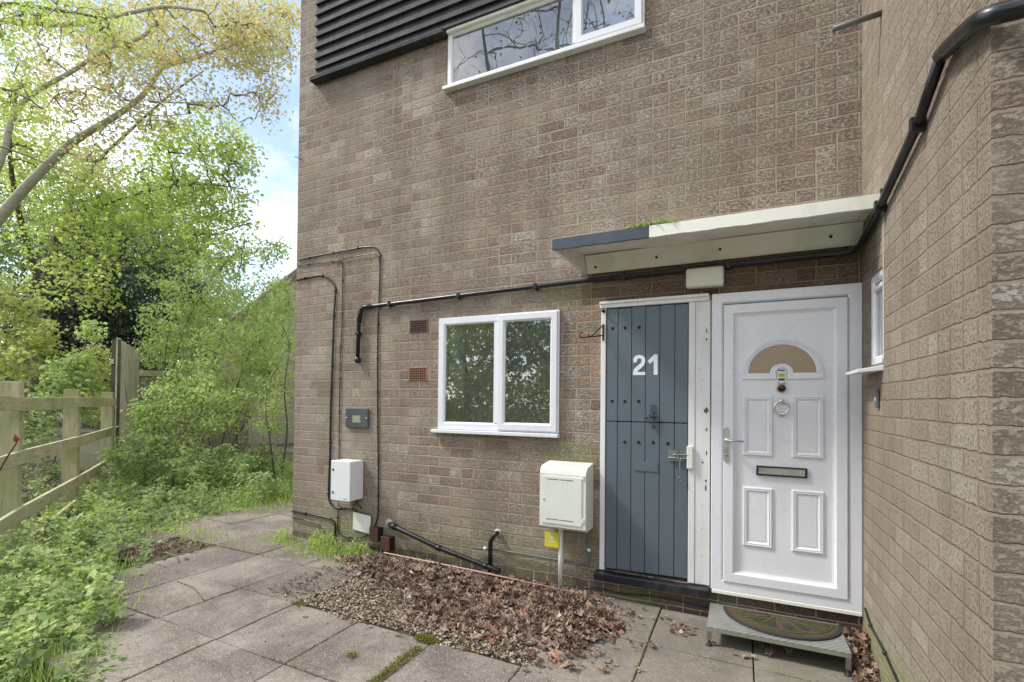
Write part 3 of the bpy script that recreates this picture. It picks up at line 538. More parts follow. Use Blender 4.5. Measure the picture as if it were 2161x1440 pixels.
fm=MB(); arch(fm,[(.230,-.004,.96),(.228,-.013,.96),(.221,-.016,.96),(.217,-.011,.96),(.209,-.016,.96),(.205,-.011,.96),(.200,-.013,.96),(.193,-.009,.95),(.192,-.002,.95)],fz)
arch(fm,[(.067,-.002,.9),(.066,-.010,.9),(.058,-.014,.9),(.050,-.011,.9),(.042,-.015,.9),(.034,-.012,.9),(.030,-.004,.9)],fz,flip=True)
for a,b in ((-.661,-.462),(-.401,-.201)):
    fm.box((a,-.0145,1.522),(b,-.003,1.561))
fm.build('fanlight_frame','pvc',fo,bevel=.002)
fg=MB(); ra=[(fx+.196*math.cos(a),-.0048,fz+.186*math.sin(a)) for a in np.linspace(0,math.pi,40)]; rb=[(fx+.062*math.cos(a),-.0048,fz+.056*math.sin(a)) for a in np.linspace(0,math.pi,40)]
fg.add(ra+rb,[(j,j+1,41+j,40+j) for j in range(39)]); fg.build('fanlight_glass','amber',fo)
hd=MB(); n_=10; pts=[(-.758+.0165*math.cos(a),1.187+.0165*math.sin(a)) for a in np.linspace(0,math.pi,n_)]+[(-.758+.0165*math.cos(a),.986+.0165*math.sin(a)) for a in np.linspace(math.pi,2*math.pi,n_)]
hd.prism(pts,-.036,-.0285); hp=hd.build('handle','chrome',fo,bevel=.002)
l=MB(); l.tube([(-.758,-.036,1.117),(-.758,-.075,1.117)],.010,12); l.tube(round_path([(-.758,-.078,1.117),(-.745,-.082,1.117),(-.652,-.078,1.113)],.01),[.0095]*7+[.008],12); l.build('lever','chrome',hp)
MB().tube([(-.758,-.040,1.015),(-.758,-.0365,1.015)],.0085,14).build('keyhole','greymetal',hp)
lb=MB(); ring(lb,-.577,-.289,.893,.956,.010,-.020,-.0045); lo=lb.build('letter_box','blackpl',fo,bevel=.003); MB().box((-.566,-.014,.911),(-.300,-.0048,.941)).build('flap','chrome',lo,bevel=.002); MB().box((-.566,-.018,.904),(-.300,-.0048,.9105)).build('trim','chrome',lo); MB().box((-.566,-.018,.9415),(-.300,-.0048,.9455)).build('trim','chrome',lo)
kn=MB(); kn.tube([(-.433+.041*math.sin(a),-.024,1.338+.041*math.cos(a)) for a in np.linspace(0,2*math.pi,33)],.0065,10); kn.tube([(-.433,-.004,1.381),(-.433,-.022,1.382),(-.433,-.036,1.379)],[.016,.015,.010],14); kn.tube([(-.433,-.004,1.292),(-.433,-.016,1.292)],[.018,.012],14); kn.tube([(-.433,-.017,1.300),(-.433,-.021,1.300)],.008,10); kn.build('knocker','chrome',fo)
pe=MB(); pe.tube([(-.433,-.004,1.462),(-.433,-.016,1.462),(-.433,-.022,1.462)],[.028,.027,.022],24); po=pe.build('door_viewer','copper',fo); MB().tube([(-.433,-.0222,1.462),(-.433,-.024,1.462)],[.021,.018],24).build('lens','darkglass',po)
st=MB(); n_=8; pts=[(-.433+.024*math.cos(a),1.565+.022*math.sin(a)) for a in np.linspace(0,math.pi,n_)]+[(-.457,1.494),(-.409,1.494)]; st.prism(pts,-.017,-.0155); sto=st.build('sticker','num',fo)
MB().box((-.452,-.0178,1.532),(-.414,-.0172,1.562)).build('yellow_band','lime',sto)
q=MB(); q.box((-.452,-.0178,1.572),(-.414,-.0172,1.581)); q.box((-.452,-.0178,1.511),(-.414,-.0172,1.526)); q.box((-.454,-.0178,1.495),(-.444,-.0172,1.500)); q.box((-.422,-.0178,1.495),(-.412,-.0172,1.500))
for i in range(5): q.box((-.449+.0068*i,-.0183,1.549),(-.4445+.0068*i,-.0179,1.553)); q.box((-.449+.0068*i,-.0183,1.540),(-.4445+.0068*i,-.0179,1.544))
q.build('dark_print','navy',sto)
# --- air bricks
for (x0,x1,z0,z1,mm,lab) in ((-3.392,-3.195,1.972,2.088,'dkterracotta','dark purple air brick'),(-3.398,-3.195,1.540,1.662,'terracotta','orange terracotta air brick')):
    a=MB(); a.box((x0,-.006,z0),(x1,.03,z1)); ao=a.build('air_brick',mm,house,bevel=.003); ao['label']=lab
    hm=MB(); nx_,nz_=8,5
    for i in range(nx_):
        for j in range(nz_):
            cx=x0+.022+(x1-x0-.044)*i/(nx_-1); cz=z0+.018+(z1-z0-.036)*j/(nz_-1); hm.box((cx-.0078,-.0085,cz-.0066),(cx+.0078,-.0062,cz+.0066))
    hm.build('vent_holes','hole',ao)
# --- canopy: an upturned sheet-metal tray
cpo=None
c_=MB(); Z1,Z0=2.468,2.396
def pt(x,y,z): return (x,y,z)
FL,FR_,WL=(-1.838,-.49),(-.004,-.49),(-1.744,-.004)
# fascia in two paints: outer 0.52 m dark blue, the rest cream
def fascia(x0,x1,nm,mm):
    b_=MB(); n_=24; vs=[]; ns=[]
    for i in range(n_+1):
        x=x0+(x1-x0)*i/n_; j=.0015*math.sin(x*23)+.0012*math.sin(x*61)
        vs+= [(x,-.49,Z0+j),(x,-.49,Z1),(x,-.470,Z1),(x,-.470,Z0+j)]
    fs=[]
    for i in range(n_):
        o=4*i; fs+=[(o,o+4,o+5,o+1),(o+1,o+5,o+6,o+2),(o+3,o+7,o+4,o),(o+2,o+6,o+7,o+3)]
    fs+=[(0,1,2,3),(4*n_+3,4*n_+2,4*n_+1,4*n_)]; b_.add(vs,fs); return b_.build(nm,mm,cpo)
tb=MB(); nx_,ny_=30,6
def topz(x,y,under=False):
    t=(y+.47)/.47; z=2.464+.012*t
    if under:
        z-=.008; z-= .034*math.exp(-((x+1.08)/.17)**2)*math.sin(math.pi*min(1,max(0,t)))**.6
    return z
for und in (0,1):
    vs=[]
    for j in range(ny_+1):
        y=-.4695+(.4655)*j/ny_; xl=-1.838+(.094)*(j/ny_)
        for i in range(nx_+1): x=xl+(-.004-xl)*i/nx_; vs.append((x,y,topz(x,y,und)))
    fs=[(j*(nx_+1)+i,j*(nx_+1)+i+1,(j+1)*(nx_+1)+i+1,(j+1)*(nx_+1)+i) for j in range(ny_) for i in range(nx_)]
    tb.add(vs,[f if not und else f[::-1] for f in fs],True)
cpo=tb.build('canopy','cream',house); cpo['label']='cream sheet-metal door canopy with its left end painted dark blue'
xb=float(fr(1370,492,-.49)[0]); fascia(-1.838,xb,'fascia','navy'); fascia(xb,-.004,'fascia','cream')
MB().add([(-1.838,-.4695,Z0),(-1.744,-.004,2.333),(-1.744,-.004,2.474),(-1.838,-.4695,Z1),(-1.818,-.4695,Z0),(-1.726,-.004,2.333),(-1.726,-.004,2.474),(-1.818,-.4695,Z1)],[(0,3,2,1),(4,5,6,7),(0,1,5,4)]).build('end_plate','cream',cpo)
MB().add([(-1.725,-.012,2.333),(-.006,-.012,2.340),(-.006,-.075,2.462),(-1.735,-.075,2.458),(-1.725,-.004,2.333),(-.006,-.004,2.340)],[(0,1,2,3),(0,4,5,1)]).build('wall_flange','cream',cpo)
scr=MB()
for x,z in ((-1.66,2.375),(-1.215,2.395),(-.80,2.40),(-.17,2.40)): 
    y=-.012-.063*(z-2.335)/.125; scr.tube([(x,y,z),(x,y-.010,z-.004)],.009,8)
scr.build('screws','rust',cpo)
ms=[]
for i in range(900):
    x=rng.uniform(-1.33,-1.02); y=rng.uniform(-.492,-.40); ms.append((x,y,Z1+.003+rng.uniform(0,.016)*math.exp(-((x+1.2)/.14)**2)))
V,F=leaves(ms,.018,T_OVAL,(-1.2,.3),.8); arr_mesh('moss',V,F,'sapleaf',cpo)
MB().box((-.012,-.497,2.40),(-.004,-.478,2.49)).build('tar_patch','blackpaint',cpo)
# ================================================================== THINGS FIXED TO THE WALLS
def clips(mb,path,every,r,y=None):
    P=[Vector(p) for p in path]; acc=every*.5
    for a,b in zip(P,P[1:]):
        L=(b-a).length; t=acc
        while t<L:
            c=a+(b-a)*(t/L); mb.tube([c-(b-a).normalized()*.006,c+(b-a).normalized()*.006],r,8); t+=every
        acc=t-L
def cable(name,label,pts,r,cat_='cable',m_='blackpl',clip=.32,Y=-.008,rp=.05,group=None,raw=False,plane='f'):
    path=pts if raw else [(fr(*p,Y) if plane=='f' else rt(*p,-.008)) for p in pts]
    P=round_path(path,rp,4); b0=P[0]; t=thing(name,tuple(b0),label,cat_,group); MB().tube(P,r,6).build('sheath',m_,t)
    if clip:
        k=MB(); clips(k,P,clip,r*1.9); k.build('clips',m_,t)
    return t
G_='black cables clipped to the brick wall'
cable('cable','uppermost thin black cable arching over and dropping past the left of the air bricks',[c5(86,142),c5(300,97),c5(470,64),c5(545,58),c5(583,92),c5(578,330),c5(568,560),c5(566,800),c5(568,1180),c5(572,1440),c6(572,240),c6(570,430),c6(553,486)],.0062,group=G_)
cable('cable','thin black cable dropping straight into the top of the grey-white cabinet',[c5(80,178),c5(260,155),c5(348,140),c5(356,185),c5(350,560),c5(340,700),c5(333,1200),c5(333,1352)],.0045,group=G_,rp=.03)
cable('cable','short thin cable branching off towards the taller arch of cable',[c5(350,138),c5(455,115),c5(555,101),c5(577,128),c5(580,170)],.0042,group=G_,clip=None,Y=-.013)
cable('cable','thick black cable from the corner running down the left edge of the grey-white cabinet',[c5(72,262),c5(235,232),c5(285,262),c5(313,302),c5(300,480),c5(290,800),c5(282,1020),c5(277,1350),c6(271,200),c6(268,320),c6(285,365),c6(335,385),c6(405,380),c6(441,404)],.0085,group=G_,clip=.25)
cable('cable','thin cable dangling below the grey-white cabinet and looping right under the square plate',[c6(328,345),c6(323,480),c6(332,542),c6(400,562),c6(470,562),c6(515,543),c6(532,520)],.005,group=G_,clip=.3)
cable('cable','pair of black cables low on the corner sweeping down to the leaf litter',[c6(46,402),c6(200,427),c6(292,447),c6(312,492),c6(306,560),c6(342,600),c6(500,612),c6(600,640)],.009,group=G_,clip=.4)
cable('cable','lowest black cable at the corner curving into the weeds',[c6(46,440),c6(150,460),c6(222,492),c6(250,540),c6(266,582),c6(340,608),c6(470,606),c6(610,634)],.006,group=G_,clip=None,Y=-.016)
cable('cable','brown-black cable framing the square plate',[c6(438,403),c6(480,412),c6(534,424),c6(532,470),c6(530,540)],.004,m_='rust',clip=None,group=G_)
cable('cable','loose black cable draped along the plinth below the store door',[c8(290,868),c8(360,872),c8(450,862),c8(600,900),c8(800,915),c8(950,940),c8(1060,975),c8(1140,990)],.0055,clip=None,Y=-.014)
cable('cable','black cable clipped along the foot of the green-stained side wall',[(1700+360/2.88,940+990/2.88),(1700+400/2.88,940+1110/2.88),(1700+470/2.88,940+1235/2.88),(1700+560/2.88,940+1440/2.88),(1935,1520)],.006,plane='r',clip=.3)
# long waste pipe: round the near corner, down the side wall, along under the canopy and down the front
PR=.019
path=[(.55,-1.775,2.50),(.02,-1.775,2.475),(-.035,-1.74,2.50),(-.035,-1.55,2.56),(-.03,-1.42,2.598),(-.028,-1.148,2.43+.06),(-.028,-.56,2.375),(-.028,-.10,2.312),(-.06,-.028,2.300),(-1.73,-.028,2.283),(-3.93,-.028,2.238),(-3.965,-.028,2.20),(-3.975,-.028,1.76)]
path=[Vector(p) for p in path]; t=thing('waste_pipe',(-3.975,-.028,1.72),'long black waste pipe running down the side wall, under the canopy and across the front','pipe')
MB().tube(round_path(path[4:],.05,4),PR,10).build('pipe','blackpl',t)
MB().tube(round_path(path[:5],.10,6),.027,12).build('swept_bend','blackpl',t)
e=MB(); e.tube([(-3.975,-.028,1.765),(-3.975,-.028,1.735),(-3.977,-.024,1.715)],[.026,.028,.024],12); e.build('end_cap','blackpl',t)
e=MB(); e.tube(round_path([(-3.80,-.028,2.241),(-3.94,-.028,2.238),(-3.965,-.028,2.10)],.05,5),.0225,10); e.build('elbow','blackpl',t)
for (x,z) in ((-3.60,2.245),(-2.86,2.259),(-2.15,2.274),(-1.45,2.286),(-.75,2.291)):
    b=MB(); b.box((x-.012,-.052,z-.026),(x+.012,-.003,z+.026)); b.build('bracket','blackpl',t,bevel=.003)
for q in ((-.028,-1.148,2.49),(-.028,-.56,2.375)):
    b=MB(); b.box((q[0]-.026,q[1]-.014,q[2]-.03),(-.003,q[1]+.014,q[2]+.03)); b.build('bracket','blackpl',t,bevel=.003)
b=MB(); b.box((-.052,-.028-.024,1.99),(-.003,-.004,2.01)); 
b=MB(); b.box((-3.998,-.052,1.985),(-3.948,-.003,2.005)); b.build('bracket','blackpl',t,bevel=.003)
# stub overflow pipe high on the side wall
q0=rt(1860,28); t=MB().tube([tuple(q0),(-.22,q0[1]-.02,q0[2]-.03)],.015,10).build('overflow_pipe','greypipe'); tag(t,'short dark overflow pipe sticking out high on the side wall','pipe')
# black soil pipe from wall slanting down
p=[fr(*c6(640,478)),fr(*c6(648,485),-.06),fr(*c6(930,620),-.075),fr(*c6(1235,738),-.09),fr(*c6(1310,765),-.095)]
t=thing('sloping_waste_pipe',tuple(p[0]),'thick black waste pipe slanting down the wall into the leaf litter','pipe'); MB().tube(round_path([Vector(v) for v in p],.03,4),.021,12).build('pipe','blackpl',t)
a=MB(); a.tube([p[0],p[0]+np.array([0,-.006,0])],.045,14); a.build('mortar_collar','putty',t)
a=MB(); a.tube([p[1],p[1]+(p[2]-p[1])*.12],.027,12); a.tube([p[2]-(p[3]-p[2])*.03,p[2]+(p[3]-p[2])*.08],.0255,12); a.tube([p[3]-(p[3]-p[2])*.08,p[3]],.0255,12); a.build('couplings','blackpl',t)
p=[fr(*c6(1298,532)),fr(*c6(1285,535),-.05),fr(*c6(1252,580),-.06),fr(*c6(1252,640),-.06),fr(*c6(1250,765),-.06)]
t=thing('outlet_pipe',tuple(p[0]),'short upright black outlet pipe with an elbow into the wall','pipe'); MB().tube(round_path([Vector(v) for v in p],.04,5),.019,12).build('pipe','blackpl',t)
a=MB(); a.tube([p[0],p[0]+np.array([0,-.005,0])],.033,12); a.build('mortar_collar','putty',t)
p=[fr(*c6(1140,624),-.03),fr(*c6(1225,627),-.03),fr(*c6(1400,652),-.03),fr(*c6(1620,690),-.03),fr(*c6(1700,702),-.03),fr(*c6(1853,728),-.03),fr(*c6(1855,545),-.03)]
t=thing('gas_pipe',tuple(p[0]),'thin grey pipe low on the wall turning up into the gas meter box','pipe'); MB().tube(round_path([Vector(v) for v in p],.03,4),.0088,8).build('pipe','greypipe',t)
a=MB()
for c in ((1222,627),(1690,700),(1852,636)):
    q=fr(*c6(*c),-.03); a.tube([q+np.array([-.012,0,0]),q+np.array([.012,0,0])] if c[0]<1800 else [q-np.array([0,0,.01]),q+np.array([0,0,.01])],.014,8)
a.build('fittings','gascream',t)
t=MB(); q=fr(*c6(605,660),-.10); q[2]=-.008; q2=fr(*c6(1745,890),-.12); t.tube([q,(q+q2)/2+np.array([0,0,.006]),q2],.0055,8); tag(t.build('pink_rod','pink'),'pinkish plastic rod lying along the wall over the dead leaves','rod')
# white electrical cabinet
x0,x1,z0,z1,D_=-4.135,-3.900,.425,.795,-.185
t=thing('electrical_cabinet',(-4.02,0,.42),'grey-white electrical cabinet with two round locks, low on the wall near the corner','cabinet')
MB().box((x0+.004,-.165,z0+.004),(x1-.004,-.004,z1-.004)).build('case','boxwhite',t,bevel=.006)
MB().box((x0,D_,z0),(x1,-.1665,z1)).build('door','boxwhite',t,bevel=.007,seg=3)
for z in (.71,.50): MB().tube([(x0+.030,D_,z),(x0+.030,D_-.004,z)],.0105,16).build('lock','darkglass',t)
MB().box((x1-.075,D_-.0008,z0+.020),(x1-.035,D_-.0003,z0+.028)).build('maker_badge','greymetal',t)
q=MB(); q.tube([(x1-.03,-.06,z0),(x1-.02,-.05,z0-.05),(x1-.01,-.012,z0-.09)],.0055,6); q.tube([(x1-.05,-.06,z0),(x1-.05,-.04,z0-.03),(x1-.11,-.015,z0-.07)],.0055,6); q.build('cable_tail','blackpl',t)
# gas meter box
x0,x1,z0,z1=-2.030,-1.672,.418,.885
t=thing('gas_meter_box',(-1.85,0,.41),'cream gas meter box with a sloping hood, left of the store door','meter box')
pr=[(-.004,z0),(-.165,z0),(-.185,z0+.012),(-.2,z0+.02),(-.2,z1-.055),(-.192,z1-.028),(-.172,z1-.008),(-.15,z1),(-.004,z1+.018)]
b=MB(); n_=len(pr); b.add([(x0,y,z) for y,z in pr]+[(x1,y,z) for y,z in pr],[tuple(range(n_)),tuple(range(2*n_-1,n_-1,-1))]+[(i,n_+i,n_+(i+1)%n_,(i+1)%n_) for i in range(n_)]); b.build('case','gascream',t,bevel=.004)
b=MB(); b.box((x0+.020,-.2065,z0+.045),(x1-.030,-.201,z1-.072)); dr=b.build('door','gascream',t,bevel=.003)
b=MB()
for z in (z0+.075,z1-.098):
    for a,c in ((x0+.055,x0+.155),(x0+.165,x0+.265)): b.box((a,-.2076,z),(c,-.2068,z+.005))
b.build('slots','greypipe',dr)
MB().tube([(x0+.038,-.2066,.64),(x0+.038,-.211,.64)],.006,12).build('lock','greymetal',dr)
for z in (.49,.80): MB().box((x1-.029,-.2085,z),(x1-.014,-.201,z+.03)).build('hinge','gascream',t,bevel=.002)
b=MB(); b.tube([(-1.91,-.06,z0-.001),(-1.91,-.06,-.05)],.0175,12); tag(b.build('white_riser_pipe','gascream'),'cream pipe rising from the leaves into the gas meter box','pipe')
t=thing('warning_tag',(-1.92,-.085,.27),'yellow warning tag with a triangle hanging under the gas meter box','sign'); q0=fr(*c6(1583,522),-.09); q1=fr(*c6(1667,625),-.09)
MB().box((q0[0],-.091,q1[2]),(q1[0],-.089,q0[2])).build('plate','yellow',t,bevel=.001)
cx,cz=(q0[0]+q1[0])/2,(q0[2]+q1[2])/2+.02; b=MB()
for k in range(3):
    a0,a1=math.pi/2+k*2*math.pi/3,math.pi/2+(k+1)*2*math.pi/3; b.tube([(cx+.034*math.cos(a0),-.0918,cz+.030*math.sin(a0)),(cx+.034*math.cos(a1),-.0918,cz+.030*math.sin(a1))],.0014,4)
b.box((cx-.016,-.092,cz-.002),(cx+.016,-.0912,cz+.002)); b.box((cx-.028,-.092,cz-.034),(cx+.028,-.0912,cz-.031)); b.box((cx-.024,-.092,cz-.044),(cx+.024,-.0912,cz-.041))
b.build('triangle_print','gascream',t)
# brown junction boxes, plate, meter window
for (x0,x1,z0,z1,lab) in ((-3.765,-3.66,.065,.190,'small brown junction box, the upper left of the two by the pipe collar'),(-3.63,-3.525,-.005,.120,'small brown junction box, the lower right of the two, resting near the leaves')):
    t=thing('junction_box',(x0,0,z0),lab,'junction box','brown junction boxes at the wall foot'); MB().box((x0,-.055,z0),(x1,-.003,z1)).build('base','blackpl',t,bevel=.003); MB().box((x0-.003,-.072,z0+.002),(x1-.008,-.0555,z1+.003)).build('lid','brownpl',t,bevel=.004)
t=MB(); t.add([(-4.022,-.012,.125),(-3.812,-.012,.105),(-3.806,-.012,.270),(-4.016,-.012,.292),(-4.022,-.003,.125),(-3.812,-.003,.105),(-3.806,-.003,.270),(-4.016,-.003,.292)],[(0,1,2,3),(0,4,5,1),(1,5,6,2),(2,6,7,3),(3,7,4,0)]); tag(t.build('cover_plate','gascream',bevel=.002),'tilted square off-white cover plate below the electrical cabinet','plate')
t=thing('meter_cover',(-3.98,0,1.1),'grey smoked meter cover with a small pale window, halfway up the wall','meter'); MB().box((-4.125,-.022,1.095),(-3.842,-.003,1.280)).build('cover',paint('smoked_cover',(.075,.085,.10),.25,.1,.1,10,(.16,.16,.16),.4),t,bevel=.006); MB().box((-4.033,-.0235,1.145),(-3.935,-.0224,1.212)).build('meter_window',paint('pale_lcd',(.30,.31,.22),.3,.05,0),t)
s=MB(); s.tube([(-4.105,-.0225,1.185),(-4.105,-.026,1.185)],.009,10); s.tube([(-3.862,-.0225,1.185),(-3.862,-.026,1.185)],.009,10); s.build('screws','greymetal',t)
# bulkhead light
t=thing('bulkhead_light',(-.91,0,2.15),'oblong cream bulkhead light over the store door, under the canopy','light fitting'); MB().box((-1.010,-.03,2.152),(-.778,-.003,2.276)).build('base','gascream',t,bevel=.004); MB().box((-1.014,-.085,2.148),(-.774,-.031,2.280)).build('diffuser',paint('frosted_diffuser',(.62,.62,.52),.3,.03,0,3),t,bevel=.016,seg=4)
# doorbell
t=thing('doorbell',(0,-.40,1.36),'small grey doorbell on the side wall below the narrow window','doorbell'); MB().box((-.016,-.425,1.345),(-.003,-.385,1.445)).build('case','greypipe',t,bevel=.003); MB().box((-.020,-.412,1.38),(-.0165,-.398,1.40)).build('button','gascream',t,bevel=.002)
# rusty bracket by store door
t=thing('wall_bracket',(-1.64,-.01,1.84),'rusty iron hook bracket on the brick beside the store door','bracket')
def bp(x,y,Y): return fr(1200+x/4.8,600+y/4.8,Y)
b=MB(); b.box(tuple(bp(340,405,-.02)),tuple(bp(362,572,-.013))); b.build('back_plate','rust',t,bevel=.002)
b=MB(); b.tube([bp(345,520,-.03),bp(240,530,-.10),bp(130,543,-.16),bp(108,530,-.17),bp(112,500,-.17),bp(150,492,-.16)],.0045,6); b.tube([bp(345,420,-.03),bp(290,470,-.08),bp(235,525,-.11),bp(205,528,-.12),bp(198,500,-.12)],.0045,6); b.build('hooks','rust',t)
q=fr(1200+350/4.8,600+270/4.8,-.03); t=MB(); t.tube([(q[0],-.004,q[2]),(q[0],-.04,q[2])],.013,10); tag(t.build('pipe_stub','blackpl'),'small black stub at the top left corner of the store door frame','stub')
q=rt(1,1) ; b=MB(); q=fr(637,338,0); b.tube([q,q+np.array([-.03,-.05,.02]),q+np.array([-.045,-.05,.012])],.004,6); tag(b.build('cable_hook','rust'),'tiny iron hook on the left corner of the house, high up','hook')
# ================================================================== STEP AND MAT
sx0,sx1,sy0,sy1,sz=-.852,-.128,-.440,-.055,.028
t=thing('door_step',(-.49,-.25,gz(-.5,0)),'aluminium chequer-plate half step with screw feet in front of the white door','step')
MB().box((sx0,sy0,sz-.006),(sx1,sy1,sz)).build('tread','chequer',t,bevel=.0015)
f=MB(); f.box((sx0+.001,sy0+.001,sz-.028),(sx1-.001,sy0+.022,sz-.0065)); f.box((sx0+.001,sy1-.022,sz-.028),(sx1-.001,sy1-.001,sz-.0065)); f.box((sx0+.001,sy0+.0225,sz-.028),(sx0+.022,sy1-.0225,sz-.0065)); f.box((sx1-.022,sy0+.0225,sz-.028),(sx1-.001,sy1-.0225,sz-.0065)); f.build('frame',paint('dull_aluminium',(.36,.38,.31),.45,.1,.1,10,(.2,.22,.14),.5,.6),t,bevel=.0015)
for (x,y) in ((sx0+.014,sy0+.014),(sx1-.014,sy0+.014),(sx0+.014,sy1-.014),(sx1-.014,sy1-.014)):
    g=gz(x,y); l=MB(); l.box((x-.0125,y-.0125,g+.035),(x+.0125,y+.0125,sz-.0285)); lo_=l.build('leg','greymetal',t,bevel=.001); MB().tube([(x,y,g+.0352),(x,y,g+.018),(x,y,g+.006),(x,y,g+.001)],[.006,.008,.019,.021],14).build('foot','rubber',lo_)
t=thing('doormat',(-.45,-.09,sz),'green-stained half-moon doormat lying on the metal step','doormat')
mb=MB(); n_=40; cx,cy,rx,ry=-.445,-.098,.325,.305
out=[(cx+rx*math.cos(a),cy-ry*math.sin(a)) for a in np.linspace(math.pi,0,n_)]; inn=[(cx+(rx-.022)*math.cos(a),cy-.012-(ry-.034)*math.sin(a)) for a in np.linspace(math.pi,0,n_)]
mb.add([(x,y,sz+.001) for x,y in out]+[(x,y,sz+.009) for x,y in out]+[(x,y,sz+.012) for x,y in inn],[(j,j+1,n_+j+1,n_+j) for j in range(n_-1)]+[(n_+j,n_+j+1,2*n_+j+1,2*n_+j) for j in range(n_-1)]+[(n_-1,0,n_,2*n_-1),(2*n_-1,n_,2*n_,3*n_-1)],False); mb.build('rim','rubber',t)
MB().add([(x,y,sz+.0118) for x,y in inn],[tuple(range(n_))]).build('pile','coir',t)
pt_=MB()
for k,a in enumerate(np.linspace(.95,math.pi-.85,4)):
    r0,r1,w=.12,.225,.14
    P=[(cx+r*math.cos(b)*1.05,cy-.012-r*math.sin(b)*.88,sz+.0135) for r,b in ((r0,a-.02),(r0+.05,a-w*.8),(r1-.03,a-w),(r1,a),(r1-.03,a+w),(r0+.05,a+w*.8))]; pt_.add(P,[tuple(range(6))])
pt_.build('rubber_petals','rubber',t)
pl=MB()
for k,a in enumerate(np.linspace(.18,math.pi-.18,7)): pl.tube([(cx+r*math.cos(a)*1.05,cy-.012-r*math.sin(a)*.88,sz+.0135) for r in (.06,.15,.25)],.0028,4)
pl.tube([(cx+.262*math.cos(a)*1.05,cy-.012-.262*math.sin(a)*.88,sz+.0135) for a in np.linspace(.05,math.pi-.05,30)],.0028,4); pl.build('scroll_lines',paint('brown_fibre',(.11,.075,.04),.9,.2,.3,30),t)
# ================================================================== GRAVEL, DEAD LEAVES, MOSS
ico_v=np.array([(0,0,1),(.89,0,.45),(.28,.85,.45),(-.72,.53,.45),(-.72,-.53,.45),(.28,-.85,.45),(.72,.53,-.45),(-.28,.85,-.45),(-.89,0,-.45),(-.28,-.85,-.45),(.72,-.53,-.45),(0,0,-1)])
ico_f=np.array([(0,1,2),(0,2,3),(0,3,4),(0,4,5),(0,5,1),(1,6,2),(2,7,3),(3,8,4),(4,9,5),(5,10,1),(1,10,6),(2,6,7),(3,7,8),(4,8,9),(5,9,10),(11,7,6),(11,8,7),(11,9,8),(11,10,9),(11,6,10)])
def stones(C,smin,smax):
    n=len(C); az=rng.uniform(0,6.28,n); R=rotmats(az,rng.normal(0,.3,n),rng.normal(0,.3,n)); s=rng.uniform(smin,smax,n)[:,None]*np.stack([rng.uniform(.7,1.1,n),rng.uniform(.6,1.3,n),rng.uniform(.35,.6,n)],1)
    V=np.einsum('nij,nkj->nki',R,ico_v[None]*s[:,None,:]*rng.uniform(.85,1.15,(n,12,1)))+np.asarray(C)[:,None,:]; return V.reshape(-1,3),(ico_f[None]+(np.arange(n)*12)[:,None,None]).reshape(-1,3)
C=[]
for i in range(15000):
    x,y=rng.uniform(-4.35,-1.30),rng.uniform(-1.20,-.015)
    inside=(-3.47<x<-1.72 and y>-1.16+.03*math.sin(x*9)) or (x>=-1.72 and y>-.80+.35*(x+1.72)/.45*.0 and x<-1.5) or (x<=-3.47 and y>-.42+(x+3.47)*-.32*-1*.0-.0 and y>-.45-.4*(x+3.47)*-1*.0 and x>-4.3 and y>-.40)
    if inside: C.append((x,y,gz(x,y)-.022+rng.uniform(0,.014)+(.02 if x>-3.47 else .012)))
for i in range(150):
    x,y=rng.uniform(-4.2,-1.0),rng.uniform(-1.9,-.7); 
    if rng.uniform()<math.exp(-2.5*max(0,-1.15-y)-2*max(0,x+1.6)-2.*max(0,-3.3-x)): C.append((x,y,gz(x,y)+.004))
V,F=stones(C,.004,.0115); tag(arr_mesh('gravel',V,F,'pebble',None,True),'pale cream gravel filling the gap in the paving by the wall','gravel',kind='stuff')
bed=MB(); bed.add([(-4.35,-.45,gz(-4.35,0)-.012),(-3.44,-.45,gz(-3.44,0)-.012),(-3.44,-1.15,gz(-3.4,0)-.012),(-1.5,-1.15,gz(-1.5,0)-.012),(-1.5,-.001,gz(-1.5,0)-.008),(-4.35,-.001,gz(-4.35,0)-.008)],[(0,1,2,3,4,5)]); tag(bed.build('soil_bed','soil'),kind='structure')
# curled dead sycamore leaves
def dead(C,size,flat=.5):
    out=[]
    th=np.linspace(0,2*np.pi,15)[:-1]; rr=np.array([1,.55,.85,.5,.95,.5,.7,.25,.7,.5,.95,.5,.85,.55])
    n=len(C)
    base=np.stack([np.sin(th)*rr*.5,np.cos(th)*rr*.5,np.zeros(14)],1); v=np.concatenate([[(0,0,0)],base*.5,base]); 
    f=[(0,1+i,1+(i+1)%14) for i in range(14)]
    for i in range(14): a,b_=1+i,1+(i+1)%14; f+=[(a,a+14,b_+14),(a,b_+14,b_)]
    f=np.array(f); Vs=np.zeros((n,len(v),3))
    k1=rng.uniform(1.,5.5,n); ang=rng.uniform(0,6.28,n); k2=rng.normal(0,1.5,n)
    for i in range(n):
        c,s=math.cos(ang[i]),math.sin(ang[i]); u=v[:,0]*c+v[:,1]*s; w=-v[:,0]*s+v[:,1]*c; kk=k1[i]
        z=(1-np.cos(u*kk))/kk; uu=np.sin(u*kk)/kk; z=z+k2[i]*w*w*.5+rng.normal(0,.035,len(v)); Vs[i]=np.stack([uu,w,z*rng.choice([-1,1,1])],1)
    R=rotmats(rng.uniform(0,6.28,n),rng.normal(0,flat,n),rng.normal(0,flat,n)); s=size*rng.uniform(.55,1.25,n)
    V=np.einsum('nij,nkj->nki',R,Vs)*s[:,None,None]+np.asarray(C)[:,None,:]; return V.reshape(-1,3),(f[None]+(np.arange(n)*len(v))[:,None,None]).reshape(-1,3)
